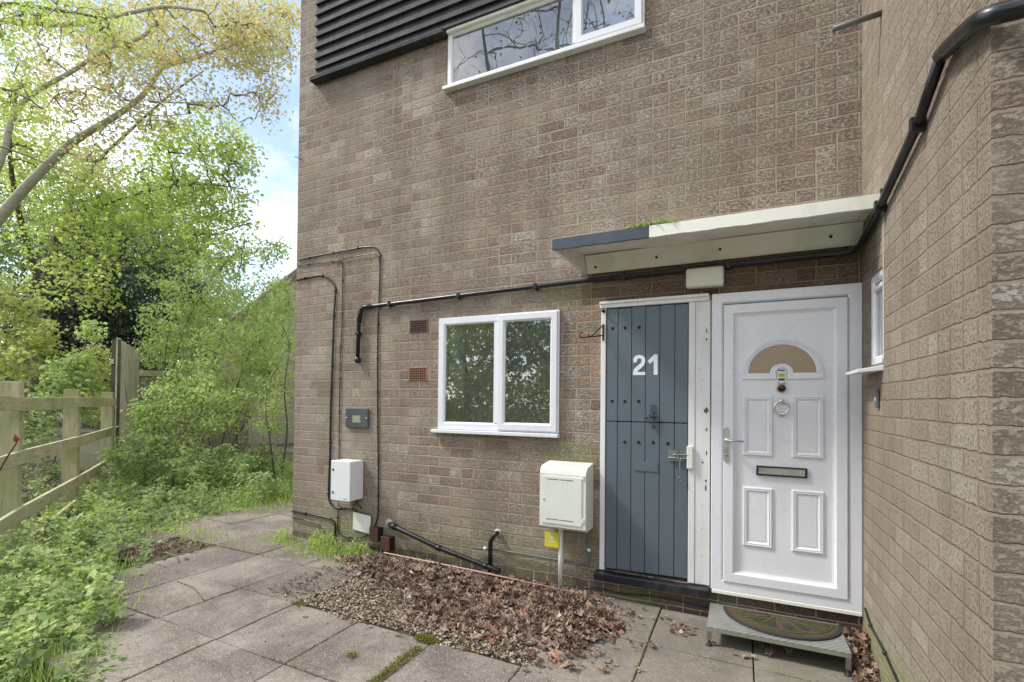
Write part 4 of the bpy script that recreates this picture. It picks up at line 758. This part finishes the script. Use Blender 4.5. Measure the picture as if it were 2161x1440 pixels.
def leaf_density(x,y):
    # heap: from (-3.6,-.15) to (-1.5,-.9)
    c=np.interp(x,[-3.8,-3.4,-3.0,-2.5,-2.0,-1.6,-1.4],[-.25,-.33,-.42,-.50,-.50,-.48,-.5]); w=np.interp(x,[-3.85,-3.3,-2.9,-2.4,-1.9,-1.6,-1.3],[.10,.20,.33,.42,.44,.38,.1]); return math.exp(-(abs(y-c)/w)**3.2)*np.interp(x,[-3.95,-3.55,-1.62,-1.32],[0,1,1,0])
C=[];k=0
while len(C)<2000:
    x,y=rng.uniform(-3.95,-1.3),rng.uniform(-1.12,-.02); d=leaf_density(x,y)*np.interp(noise_:=math.sin(x*5.1+1)*math.sin(y*7+x*2),[-1,-.5,0,1],[.35,.8,1,1])
    if rng.uniform()<d: C.append((x,y,gz(x,y)+.010+rng.uniform(0,.030)*d))
V1=cat([dead(C,.105,.38),dead([(c[0]+rng.normal(0,.12),min(-.02,c[1]+rng.normal(0,.10)),gz(c[0],0)+.008+rng.uniform(0,.012)) for c in C[:1900]],.035,.4),dead([(x_,y_,gz(x_,0)+.004+rng.uniform(0,.008)) for x_,y_ in zip(rng.uniform(-3.85,-1.55,1500),-1.13*rng.uniform(0.1,1,1500)**.6)],.03,.35)])
C=[]
for (cx,cy,sx,sy,n_) in ((-1.02,-.30,.07,.05,22),(-1.38,-.28,.06,.06,16),(-1.62,-.85,.16,.16,70),(-1.95,-1.10,.2,.07,26),(-.50,-.36,.04,.05,10),(-1.15,-.62,.08,.05,3),(-1.34,-.98,.02,.02,5),(-2.7,-1.15,.12,.05,14),(-.62,-.47,.05,.01,3)):
    for i in range(n_): x,y=rng.normal(cx,sx),min(-.03,rng.normal(cy,sy)); C.append((x,y,gz(x,y)+.010+rng.uniform(0,.02)))
V2=dead(C,.055,.4)
C=[]
for i in range(240):
    x,y=rng.uniform(-.125,-.012),rng.uniform(-.52,-.03); C.append((x,y,gz(x,y)+.008+rng.uniform(0,.13)*math.exp(-((y+.18)/.2)**2)))
V3=dead(C,.075,.8)
V,F=cat([V1,V2,V3]); tag(arr_mesh('dead_leaves',V,F,'deadleaf'),'curled brown dead leaves heaped on the gravel and caught beside the step','leaf litter',kind='stuff')
for (x,y,s_) in ((-2.72,-.88,.10),):
    V,F=dead([(x,y,gz(x,y)+.085)],s_,.2); tag(arr_mesh('pale_leaf',V,F,'putty'),'single pale buff leaf lying on top of the brown leaf heap','leaf')
b=MB(); q=[(-3.02+.07*math.cos(a)*(.8+.3*math.sin(3*a)),-.38+.035*math.sin(a),-.0+.012*math.cos(2*a)) for a in np.linspace(0,2*math.pi,10)[:-1]]; b.add(q,[tuple(range(9))]); tag(b.build('black_scrap','blackpl'),'small scrap of black plastic on the dead leaves','scrap')
# small litter crumbs on slabs
C=[]
for i in range(520):
    x,y=rng.uniform(-5.4,-.1),rng.uniform(-2.9,-.1)
    if x>verge_x(y): C.append((x,y,gz(x,y)+.004))
V,F=dead(C,.011,.5); tag(arr_mesh('leaf_crumbs',V,F,'deadleaf'),'tiny crumbs of dead leaf scattered over the paving slabs','leaf litter',kind='stuff')
# moss cushions in joints
C=[]
for i in range(1500): a,r=rng.uniform(0,6.28),rng.uniform(0,1)**.5; x=-2.36+.085*r*math.cos(a); y=-1.16+.04*r*math.sin(a); C.append((x,y,gz(x,y)+.004+.018*(1-r*r)))
for i in range(1300): 
    t_=rng.uniform(0,1); x=-2.345+rng.normal(0,.022*(1-.5*t_)); y=-1.25-.45*t_; C.append((x,y,gz(x,y)+rng.uniform(0,.010)))
for i in range(200): C.append((-2.62+rng.normal(0,.014),-1.5+rng.normal(0,.012),gz(-2.6,0)+rng.uniform(0,.01)))
for i in range(250): C.append((-3.43+rng.normal(0,.03),-1.16+rng.normal(0,.015),gz(-3.4,0)+rng.uniform(0,.01)))
for i in range(2600):
    k=random.choice([2,3,4,5,6,7]); x=-.03-GX*k+rng.normal(0,.004); y=rng.uniform(-2.6,-.5)
    if math.sin(y*5+k*3)>.1 and not in_gravel(x,y): C.append((x,y,gz(x,y)-.004+rng.uniform(0,.006)))
for i in range(3000):
    k=random.choice([1,2,3,4]); y=-.01-GY*k+rng.normal(0,.004); x=rng.uniform(-5.4,-.2)
    if math.sin(x*4+k*2)>.0 and not in_gravel(x,y+.05): C.append((x,y,gz(x,y)-.004+rng.uniform(0,.006)))
V,F=leaves(C,.010,T_OVAL,(-1.3,.2),.9); tag(arr_mesh('moss_in_joints',V,F,'moss'),'yellow-green moss cushions and strips growing in the paving joints','moss',kind='stuff')
# ================================================================== GROUND COVER AND GRASS
def gc_ok(x,y):
    s=fence_side(x,y); vx=verge_x(max(-3.2,min(1.6,y)))
    return x<vx+.05*math.sin(y*9)+.04*math.sin(y*23)
C=[];H=[]
tries=0
while len(C)<48000 and tries<600000:
    tries+=1; d=rng.uniform(1.2,9.5)**1.0; a=rng.uniform(-.2,1)
    x=rng.uniform(-11,-2.9); y=rng.uniform(-3.3,3.2)
    if y>0 and x>-4.9: continue
    if not gc_ok(x,y): continue
    s=fence_side(x,y); dist=math.hypot(x+.666,y+3.6)
    if rng.uniform()>min(1,(4.5/dist)**1.3): continue
    if s>.35 and rng.uniform()<.72: continue
    e=verge_x(max(-3.2,min(1.6,y)))-x
    clump=.5+.5*math.sin(x*5.1+y*2.7)*math.sin(x*2.3-y*6.1)
    if math.sin(x*7.3+2*math.sin(y*5))*math.sin(y*8.1+x*2)>.42 or (e<.5 and rng.uniform()<.35): continue
    h=(.02+.30*min(1,e/.9)*(.15+.85*clump)*rng.uniform(.5,1))
    if s>0: h*=.6
    z=terr(x,y)+.02+h*rng.uniform(0,1)**.6; C.append((x,y,z))
for i in range(230):
    x=rng.uniform(-8.6,-3.9); y=rng.uniform(-2.6,2.4)
    if not gc_ok(x+.22,y) or fence_side(x,y)>.6 or (y>-.1 and x>-5.2): continue
    hh=rng.uniform(.12,.42)*(1.2 if y>-.2 else .8); rr=rng.uniform(.06,.16); z0=terr(x,y)
    for q in range(int(70+160*hh)):
        a,u_=rng.uniform(0,6.28),rng.uniform(.1,1); r_2=rr*rng.uniform(.2,1)*(1.1-.6*u_); C.append((x+r_2*math.cos(a),y+r_2*math.sin(a),z0+.03+hh*u_))
C=np.array(C); k=rng.uniform(0,1,len(C)); d_=np.hypot(C[:,0]+.666,C[:,1]+3.6)
V,F=cat([leaves(C[k<.33],.042,T_PALM,(-.9,.8),.5,.5),leaves(C[(k>=.33)&(k<.5)],.050,T_OVAL,(-.9,.8),.6,.5),leaves(C[k>=.5],.027,T_OVAL,(-1.,.8),.6,.5)])
tag(arr_mesh('ground_cover',V,F,'ivyleaf'),'tangle of ivy, nettles and weeds spilling over the edge of the paving','ground cover',kind='stuff')
C=[]
for (cx,cy,sx,sy,n_,hh) in ((-4.75,-.22,.2,.07,300,.07),(-4.05,-.20,.25,.13,900,.10),(-4.75,-2.1,.3,.25,1500,.09),(-5.3,-1.6,.25,.2,1300,.08),(-4.0,-2.6,.2,.25,1300,.10),(-6.6,-.6,.5,.3,900,.10),(-6.5,.7,.4,.35,700,.13),(-7.,1.4,.7,.5,1500,.22),(-6.2,1.8,.4,.4,1300,.28),(-5.6,-.45,.3,.1,300,.07),(-5.0,-.52,.3,.03,200,.05),(-8.,2.2,1.2,.6,2200,.35)):
    for i in range(n_):
        x,y=rng.normal(cx,sx),rng.normal(cy,sy)
        if x>-4.86 and y>-.02: continue
        C.append((x,y,terr(x,y)+.02,hh))
C=np.array(C); n=len(C); R=rotmats(rng.uniform(0,6.28,n),-rng.uniform(.7,1.5,n),rng.normal(0,.4,n)); s=C[:,3]*rng.uniform(.5,1.2,n); tv,tf=T_BLADE
tvs=tv[None]*np.stack([np.full(n,.12)/np.maximum(C[:,3],.07)*1.,np.ones(n),np.ones(n)],1)[:,None,:]
V=np.einsum('nij,nkj->nki',R,tvs)*s[:,None,None]+C[:,None,:3]; F=(tf[None]+(np.arange(n)*6)[:,None,None]).reshape(-1,3); tag(arr_mesh('grass',V.reshape(-1,3),F,'grass'),'tufts of fresh green grass along the verge and house corner','grass',kind='stuff')
# feathery weeds by the wall
C=[]
for (cx,cy,r,n_) in ((-4.18,-.16,.16,700),(-3.85,-.13,.13,350),(-4.78,-.15,.10,250),(-4.35,-.1,.12,350)):
    for i in range(n_): a,q=rng.uniform(0,6.28),rng.uniform(0,1)**.5*r; C.append((cx+q*math.cos(a)*1.2,min(-.01,cy+q*math.sin(a)*.7),gz(cx,0)+rng.uniform(0,.15)*(1-(q/r)**2)+.01))
V,F=leaves(C,.022,T_OVAL,(-.8,.5),.7); tag(arr_mesh('weeds',V,F,'greenleaf'),'low feathery green weeds at the wall foot under the cabinet','weeds',kind='stuff')
# leaf litter under the shrubs and on the bank
C=[]
while len(C)<5200:
    x,y=rng.uniform(-10.5,-4.6),rng.uniform(-3.2,1.5)
    s=fence_side(x,y)
    if (s>.1 and s<3) or (rng.uniform()<.12 and x<verge_x(max(-3.2,y))+.25): C.append((x,y,terr(x,y)+.015+rng.uniform(0,.03)))
for i in range(260): x,y=rng.normal(-5.5,.22),rng.normal(-.82,.20); C.append((x,y,gz(x,y)-.03+rng.uniform(0,.03)))
V,F=dead(C,.06,.4); tag(arr_mesh('woodland_litter',V,F,'deadleaf'),'brown leaf litter and twigs covering the bank behind the rail fence','leaf litter',kind='stuff')
C=MB()
for i in range(190):
    x,y=rng.uniform(-10,-7.2),rng.uniform(-1.9,.6); 
    if fence_side(x,y)<.2: continue
    a=rng.uniform(0,3.14); L=rng.uniform(.2,.7); z=terr(x,y)+.05; C.tube([(x,y,z),(x+L*.5*math.cos(a),y+L*.5*math.sin(a),z+rng.uniform(0,.15)),(x+L*math.cos(a),y+L*math.sin(a),z+rng.uniform(-.02,.2))],.006,5)
tag(C.build('fallen_twigs','twig'),'fallen dead twigs lying on the bank behind the fence','twigs',kind='stuff')
b=MB()
for (x0,y0,x1,y1) in ((-4.55,-1.30,-4.05,-1.42),(-5.3,-.95,-4.95,-1.05),(-4.7,-1.8,-4.2,-1.95),(-3.6,-1.02,-3.35,-1.07)):
    b=MB(); b.tube([(x0,y0,gz(x0,0)+.008),((x0+x1)/2,(y0+y1)/2+.03,gz(x0,0)+.014),(x1,y1,gz(x1,0)+.008)],.004,5); tag(b.build('fallen_twig','twig'),{-4.55:'thin fallen twig lying across the second paving joint from the weeds',-5.3:'curved twig on the bare soil at the paving edge',-4.7:'longest thin twig at the front left edge of the paving',-3.6:'short twig beside the gravel patch'}[x0],'twig','twigs on the paving')
# ================================================================== FENCES
fdir=np.array([-.80,.60]); P0=np.array([-6.65,-1.53])
t=thing('post_and_rail_fence',(-6.65,-1.53,terr(-6.6,-1.4)),'weathered three-rail timber fence along the left of the paving','fence')
posts=[(-5.30,-2.60,1.49),(-6.65,-1.53,1.495),(-8.0,-.52,1.455),(-9.5,.55,1.44)]
ang=math.atan2(fdir[1],fdir[0])
def obox(mb,c,L,Wd,z0,z1,ang):
    ca,sa=math.cos(ang),math.sin(ang); q=[]
    for z in (z0,z1):
        for (a,b_) in ((-L/2,-Wd/2),(L/2,-Wd/2),(L/2,Wd/2),(-L/2,Wd/2)): q.append((c[0]+a*ca-b_*sa,c[1]+a*sa+b_*ca,z))
    mb.add(q,[(0,3,2,1),(4,5,6,7),(0,1,5,4),(1,2,6,5),(2,3,7,6),(3,0,4,7)])
for (x,y,h_) in posts:
    b=MB(); obox(b,(x,y),.10,.14,-.35,h_,ang); b.build('post','post',t,bevel=.006)
nrm=np.array([.60,.80])
def zr(i,heights): return heights[i]
rails=[([1.345,1.290,1.300,1.287]),([.74,.812,.829,.85]),([.16,.30,.350,.40]),([-.28,-.02,.10,.16])]
for ri,hs in enumerate(rails):
    for i in range(3):
        a=np.array(posts[i][:2])+nrm*.088; b_=np.array(posts[i+1][:2])+nrm*.088; d=(b_-a)/np.linalg.norm(b_-a); a=a+d*.004; b_=b_-d*.004; w=.062 if ri<3 else .05
        if ri==3 and i==2: continue
        q=[]
        for p,z in ((a,hs[i]),(b_,hs[i+1])):
            for (o_,dz) in ((-.018,-w),(.018,-w),(.018,w),(-.018,w)): q.append((p[0]+nrm[0]*o_,p[1]+nrm[1]*o_,z+dz))
        m_=MB(); m_.add(q,[(0,1,2,3),(7,6,5,4),(0,4,5,1),(1,5,6,2),(2,6,7,3),(3,7,4,0)]); m_.build('rail','fence',t,bevel=.004)
t=thing('board_fence',(-9.9,.85,.0),'tall grey close-board fence end rising beyond the rail fence','fence')
a=np.array((-9.80,.80)); e_=np.array((-12.3,2.42)); n_=19; dd=(e_-a)/n_; an=math.atan2(dd[1],dd[0]); L=np.linalg.norm(dd)
for i in range(n_):
    c=a+dd*(i+.5); b=MB(); obox(b,c+np.array([.6,.8])*(.008*(i%2)),L*1.0-.012,.018,-.1,2.33+.012*math.sin(i*1.7),an); b.build('board','board',t)
b=MB(); obox(b,a-np.array([.05,-.02]),.02,.12,-.1,2.30,an); b.build('end_post','darkbark',t)
for z in (.5,1.9): b=MB(); obox(b,(a+e_)/2-np.array([.6,.8])*.06,L*n_,.05,z,z+.08,an); b.build('backing_rail','board',t)
# ================================================================== NEIGHBOUR HOUSE AND GARDEN WALL
A,B=at(330,1000,13),at(760,1000,16.5); A[2]=B[2]=-.2
t=thing('neighbouring_house',(A[0],A[1],-.2),'brown brick house with a mossy tiled roof, half hidden by the saplings','house')
ax=np.array([B[0]-A[0],B[1]-A[1]]); Lh=np.linalg.norm(ax); ax/=Lh; nn=np.array([-ax[1],ax[0]])
def hp_(u,w,z): return (A[0]+ax[0]*u+nn[0]*w,A[1]+ax[1]*u+nn[1]*w,z)
u0=Lh*.28; ev=3.5; rg=5.9
m_=MB(); m_.add([hp_(u0,0,-.4),hp_(Lh*1.25,0,-.4),hp_(Lh*1.25,0,ev),hp_(Lh*.72,0,rg),hp_(u0,0,ev),hp_(u0,6,-.4),hp_(Lh*1.25,6,-.4),hp_(Lh*1.25,6,ev),hp_(Lh*.72,6,rg),hp_(u0,6,ev)],[(0,1,2,3,4),(9,8,7,6,5),(0,4,9,5),(1,6,7,2)]); m_.build('wall','farbrick',t)
m_=MB(); s0,s1=hp_(u0-.35,-.25,ev-.28),hp_(Lh*.72,-.25,rg+.12); 
m_.add([hp_(u0-.35,-.25,ev-.28),hp_(Lh*.72,-.25,rg+.12),hp_(Lh*.72,6.2,rg+.12),hp_(u0-.35,6.2,ev-.28),hp_(u0-.35,-.25,ev-.48),hp_(Lh*.72,-.25,rg-.08),hp_(Lh*.72,6.2,rg-.08),hp_(u0-.35,6.2,ev-.48),hp_(Lh*1.3,-.25,ev-.2),hp_(Lh*1.3,6.2,ev-.2),hp_(Lh*1.3,-.25,ev-.4),hp_(Lh*1.3,6.2,ev-.4)],[(0,1,2,3),(7,6,5,4),(0,4,5,1),(0,3,7,4),(1,8,9,2),(1,5,10,8),(5,6,11,10)]); m_.build('roof','roof',t)
wq=MB(); wq.add([hp_(Lh*.66,-.02,.9),hp_(Lh*.66+1.1,-.02,.9),hp_(Lh*.66+1.1,-.02,2.1),hp_(Lh*.66,-.02,2.1)],[(0,1,2,3)]); wo2=wq.build('window','darkglass',t); wf=MB()
for (a_,b__,c_2,d_2) in ((0,.07,.9,2.1),(1.03,1.1,.9,2.1),(.07,1.03,.9,.97),(.07,1.03,2.03,2.1),(.5,.56,.97,2.03)): wf.add([hp_(Lh*.66+a_,-.05,c_2),hp_(Lh*.66+b__,-.05,c_2),hp_(Lh*.66+b__,-.05,d_2),hp_(Lh*.66+a_,-.05,d_2)],[(0,1,2,3)])
wf.build('frame','pvc',wo2)
t=thing('garden_wall',tuple(at(290,1000,10.8)*[1,1,0]),'low orange-brown brick garden wall with a timber cap beyond the board fence','wall')
a=at(278,1000,10.9); b_=at(520,1000,12.5); an2=math.atan2(b_[1]-a[1],b_[0]-a[0]); L2=math.hypot(b_[0]-a[0],b_[1]-a[1]); c=((a[0]+b_[0])/2,(a[1]+b_[1])/2)
m_=MB(); obox(m_,c,L2,.22,-.2,1.85,an2); m_.build('brickwork','brick',t); m_=MB(); obox(m_,c,L2+.1,.28,1.852,1.98,an2); m_.build('cap','board',t)
# ================================================================== TREES
def pth(*q): return [at(*p) for p in q]
g=lambda px,d: (lambda v:[v[0],v[1],terr(v[0],v[1])-.1])(at(px,1000,d))
# 1 leaning sycamore with amber spring leaves
limbs=[([g(-300,8.2)]+pth((-230,760,8.3),(-120,600,8.6),(-10,470,9),(60,390,9),(130,320,9),(180,283,9),(240,248,9),(300,203,9.1),(330,160,9.2),(350,140,9.2),(420,118,9.3),(500,92,9.4),(560,76,9.4)),.175,.010),
 (pth((-230,760,8.3),(-90,520,8.4),(0,345,8.4),(22,262,8.4),(60,205,8.4),(150,152,8.5),(232,100,8.6),(300,78,8.7),(350,20,8.8),(380,-40,8.9)),.08,.02),
 (pth((-230,760,8.3),(-160,300,8),(-90,90,7.8),(0,45,7.8),(100,52,7.8),(180,48,7.8),(262,30,7.9),(350,14,8),(430,24,8)),.11,.02),
 (pth((350,140,9.2),(400,128,9.2),(450,108,9.2),(520,60,9.2),(590,20,9.2)),.028,.008),(pth((315,215,9.1),(380,217,9.2),(460,217,9.2)),.02,.006),
 (pth((240,248,9),(260,230,9),(330,245,8.9),(400,240,8.9)),.02,.006)]
A_bl=[(400,60,260,95,9,1.3,330),(540,95,90,95,9.3,.9,85),(230,190,230,100,8.7,1,190),(470,220,90,60,9.3,.8,22),(120,60,150,90,8.2,.9,60),(560,150,60,70,9.3,.6,22),(200,330,120,70,8.7,.7,30),(590,40,40,60,9.3,.7,26),(570,240,40,70,9.3,.4,10)]
tree('sycamore_tree','large leaning sycamore with pale bark and amber young leaves against the sky',limbs,blob_pts(A_bl),'amberleaf',.052,'bark',per=20,crad=.32)
# 2 green maple spreading from the left
limbs=[([g(60,12.5)]+pth((70,820,12.4),(90,620,12.2),(130,470,12),(190,360,11.8),(270,280,11.6),(360,200,11.4),(430,150,11.3)),.12,.012),
 (pth((130,470,12),(230,430,11.2),(330,400,10.8),(430,390,10.6),(520,400,10.5)),.04,.008),(pth((90,620,12.2),(200,570,11),(320,560,10.5),(440,500,10.3),(530,470,10.2)),.045,.008),(pth((90,620,12.2),(40,450,10.8),(20,300,10),(40,180,9.5)),.09,.02)]
B_bl=[(400,310,130,90,11,1,100),(330,440,170,90,11,1.2,150),(130,380,150,110,11,1,130),(460,430,80,100,10.8,.8,75),(500,330,55,60,10.8,.6,26),(70,250,90,120,10.3,.9,50),(250,90,150,80,10.5,1,35),(150,500,170,80,10.5,1,90),(190,610,150,70,9.8,.8,34),(420,540,130,60,10.5,.9,70)]
tree('maple_tree','green maple spreading behind the sycamore, leafy down to the fence tops',limbs,blob_pts(B_bl),'greenleaf',.072,'darkbark',per=24,crad=.36)
# 3 fresh lime branch top left, near
limbs=[([g(-420,6.6)]+pth((-380,500,6.6),(-260,200,6.5),(-120,60,6.4),(0,10,6.3),(110,20,6.3),(230,40,6.4)),.14,.012),(pth((-260,200,6.5),(-100,180,6.4),(20,190,6.3),(90,230,6.3)),.04,.008),(pth((-380,500,6.6),(-200,330,6.6),(-60,300,6.6),(60,330,6.7),(190,390,6.8)),.03,.006)]
tree('hornbeam_tree','fresh lime-green branches reaching in at the top left corner',limbs,blob_pts([(90,25,150,40,6.4,.7,60),(20,120,90,80,6.4,.6,40),(220,60,40,60,6.5,.4,16),(30,215,70,50,6.4,.5,22)]),'greenleaf',.045,'twig',per=22,crad=.22,tmpl=T_OVAL)
# 4 conifer
limbs=[([g(215,15)]+pth((212,800,15),(208,600,15),(206,430,15)),.2,.05)]
tree('conifer_tree','dark evergreen conifer in the shade behind the maple',limbs,blob_pts([(200,640,125,120,15,1.4,260),(150,600,90,90,14.5,1,110),(290,700,70,90,15,1,80),(205,500,80,80,15,1,80),(90,700,80,90,15,1,80)]),'yewleaf',.10,'darkbark',per=60,crad=.5,tmpl=T_OVAL,tilt=(0,1.3))
limbs=[([g(345,17)]+pth((345,800,17),(350,600,17),(348,450,17)),.2,.05)]
tree('conifer_tree','second dark evergreen, thinner, right of the big conifer',limbs,blob_pts([(350,620,70,130,17,1,120),(400,660,60,60,17,1,40)]),'yewleaf',.10,'darkbark',per=50,crad=.5,tmpl=T_OVAL,tilt=(0,1.3))
# 5 saplings
def sapling(label,stems,blobs,leaf='sapleaf',size=.055,per=34,crad=.2,nm='sapling',tm=T_OVAL,grp='saplings between the fence and the house corner'):
    limbs=[]
    for i,s in enumerate(stems):
        x0,d0=s[0]; limbs.append(([g(x0,d0)]+pth(*s[1:]),.024 if i==0 else .018,.005))
    return tree(nm,label,limbs,blob_pts(blobs),leaf,size,'darkbark',per=per,crad=crad,tmpl=tm,group=grp,twig=.0028,minz=.02)
sapling('tall slanting sapling whose thin stem points up to the right at the sky',[((345,9.5),(355,880,9.5),(365,780,9.5),(395,680,9.5),(440,600,9.5),(490,540,9.5),(545,480,9.5)),((350,9.5),(348,840,9.4),(350,740,9.4),(370,640,9.4))],[(430,620,110,90,9.5,.6,80),(360,700,70,90,9.4,.6,55),(520,520,60,50,9.5,.4,22),(590,545,30,40,9.5,.3,12)])
sapling('leafy multi-stemmed sapling in the middle of the thicket',[((455,8.6),(470,930,8.6),(490,850,8.6),(520,760,8.6),(560,680,8.6),(605,640,8.6)),((450,8.5),(440,900,8.5),(445,800,8.5),(470,700,8.5)),((460,8.5),(490,940,8.5),(540,860,8.5),(590,800,8.5))],[(540,720,75,80,8.6,.6,60),(460,770,85,100,8.5,.6,60),(570,800,50,60,8.5,.4,30),(590,650,35,60,8.6,.4,26)])
sapling('sapling hard against the house corner with crooked dark stems',[((590,7.4),(598,980,7.4),(606,900,7.4),(600,820,7.4),(612,740,7.4)),((585,7.4),(570,930,7.4),(560,860,7.4),(575,790,7.4))],[(580,860,45,70,7.6,.4,40),(600,740,24,70,7.8,.4,24),(560,900,50,40,7.5,.3,18)],size=.036)
sapling('low bushy sapling with bright leaves in front of the board fence',[((330,7.6),(330,930,7.6),(350,870,7.6),(380,820,7.6)),((300,7.6),(290,920,7.6),(270,860,7.6),(262,800,7.6)),((390,7.6),(400,930,7.6),(420,880,7.6),(430,840,7.6))],[(360,850,70,60,7.6,.6,48),(300,880,45,50,7.6,.4,24),(450,850,70,60,7.6,.5,40),(350,940,100,40,7.4,.4,34)])
sapling('sapling with pale fringed leaves above the garden wall',[((500,11),(500,850,11),(520,740,11),(540,640,11))],[(500,700,70,90,11.5,.7,70),(570,620,50,60,11.5,.6,36),(440,680,60,60,11.5,.6,40)],leaf='limeleaf',size=.05)
# 6 shrubs behind the rail fence
def shrub(label,base,stems,blobs,leaf,size=.06,per=20,crad=.2,tm=T_PALM):
    limbs=[([g(base[0],base[1])]+pth(*s),.02,.005) for s in stems]; return tree('shrub',label,limbs,blob_pts(blobs),leaf,size,'twig',per=per,crad=crad,tmpl=tm,group='shrubs behind the rail fence',cat_='shrub',twig=.003,minz=.1)
shrub('pale yellow-green shrub at the left edge behind the fence',(30,8.2),[((20,850,8.2),(10,740,8.2),(30,650,8.2)),((60,840,8.2),(80,750,8.2))],[(40,720,70,90,8.2,.6,70),(90,690,30,70,8.2,.4,26),(10,620,60,50,8.2,.5,28)],'limeleaf',.065)
shrub('young green sycamore shrub between two fence posts',(140,7.8),[((140,900,7.8),(135,820,7.8),(150,760,7.8)),((160,880,7.8),(180,800,7.8))],[(150,790,60,45,7.8,.4,46),(185,840,35,50,7.8,.4,26),(195,690,18,26,7.9,.2,8),(110,840,40,40,7.8,.4,22)],'sapleaf',.065)
shrub('yellowish shrub just left of the board fence',(215,8.9),[((215,860,8.9),(212,780,8.9),(218,740,8.9))],[(212,780,30,45,8.9,.3,26),(180,750,30,30,8.9,.3,14),(215,850,25,40,8.9,.3,16)],'limeleaf',.055)
shrub('straggly green shrub low in the gaps of the fence rails',(95,7.4),[((90,960,7.4),(60,920,7.4)),((120,960,7.4),(130,920,7.4))],[(75,930,60,50,7.4,.4,26),(110,1000,50,30,7.2,.3,16),(60,880,50,25,7.3,.3,10)],'midleaf',.05)
# bramble wall and thicket along the verge
limbs=[([g(x,d)]+pth((x+10,960,d),(x+dx,900,d)),.012,.004) for x,d,dx in ((300,7,20),(360,7,-20),(420,7.2,20),(480,7.4,-10),(540,7.6,20))]
tree('bramble_thicket','dense bramble thicket with arching stems behind the verge',limbs,blob_pts([(270,960,50,50,6.9,.5,40),(370,990,90,30,7,.5,60),(470,980,80,40,7.2,.5,50),(560,970,50,40,7.4,.3,26)]),'midleaf',.042,'twig',per=26,crad=.16,cat_='bramble',twig=.003,minz=.0)
# red bud stem close to the camera on the far left
p=pth((-10,1010,3.0),(15,965,3.0),(35,935,3.0)); t=thing('red_bud_sapling',(p[0][0],p[0][1],-.05),'thin reddish stem with an opening red bud before the left fence post','plant'); MB().tube([(p[0][0]-.05,p[0][1],-.05),p[0],p[1],p[2]],.004,6).build('stem','rust',t)
n=7; V,F=leaves(np.repeat([p[2]],n,0),.05,T_OVAL,(-1.5,-1.0),.3); arr_mesh('bud','' or V,F,'red',t)
# far woodland
def woodland(name,label,regs,leafmat,size,per,crad):
    P=blob_pts(regs); C=np.repeat(P,per,0); o_=rng.normal(0,1,(len(C),3)); o_/=np.linalg.norm(o_,axis=1)[:,None]; C=C+o_*(rng.uniform(0,1,len(C))**.5*crad)[:,None]; C=C[C[:,2]>0]; V,F=leaves(C,size,T_OVAL,(0,1.3),.8); return tag(arr_mesh(name,V,F,leafmat),label,'woodland',kind='stuff')
woodland('far_woodland','soft green mass of distant woodland behind the trees on the left',[(100,560,260,260,22,2,260),(120,800,260,60,19,1.5,160),(300,820,160,50,19,1,60),(330,560,160,220,23,2,170),(420,700,140,130,22,2,110),(-100,500,200,350,20,2,160),(560,760,80,80,21,1.5,40)],'midleaf',.16,70,1.0)
woodland('undergrowth','loose green undergrowth closing the gap between the saplings and the neighbouring house',[(450,830,170,80,10.3,.7,70),(560,700,60,110,10.5,.6,50),(380,720,90,60,11.,.5,36)],'sapleaf',.07,55,.38)
# ---- trees behind the camera: they are what the window panes mirror
def back_tree(x,y,h,r,label,leaf,n,per=16,size=.12):
    limbs=[([(x,y,-.1),(x+.1,y,h*.3),(x-.1,y+.1,h*.6),(x,y,h*.9)],.16,.03)]+[([(x,y,h*.25+.15*k),(x+r*.5*math.cos(k*2.1),y+r*.5*math.sin(k*2.1),h*.45+.2*k),(x+r*.8*math.cos(k*2.1),y+r*.8*math.sin(k*2.1),h*.75+.1*k)],.06,.015) for k in range(6)]
    tree('back_garden_tree',label,limbs,ball_pts((x,y,h*.62),(r,r,h*.40),n),leaf,size,'darkbark',per=per,crad=.5,group='trees on the far side of the garden path',twig=.006,minz=.3)
back_tree(-8.3,-9.2,6.,2.2,'leafy green tree across the path, mirrored in the left pane','greenleaf',260,30)
back_tree(-5.4,-10.2,5.,2.2,'shorter green tree across the path, mirrored in the right pane','midleaf',260,30)
back_tree(-5.4,-9.5,15.,3.4,'tall nearly bare tree across the path, mirrored upstairs','twigleaf',700,1,.07)
back_tree(-2.6,-10.5,15.,3.2,'second tall nearly bare tree behind the camera','twigleaf',650,1,.07)
back_tree(-11.,-11.,10.,2.8,'tall loose tree at the far left across the path','limeleaf',110,10)
C=np.stack([rng.uniform(-14,3,30000),rng.normal(-8.6,.45,30000),rng.uniform(0,1,30000)**.8*2.9],1); C[:,2]*=.75+.35*np.sin(C[:,0]*1.7)*np.sin(C[:,0]*.6+1); V,F=leaves(C,.12,T_OVAL,(0,1.2),.7); tag(arr_mesh('hedge',V,F,'greenleaf'),'rough green hedge across the path, seen mirrored in the kitchen window','hedge')
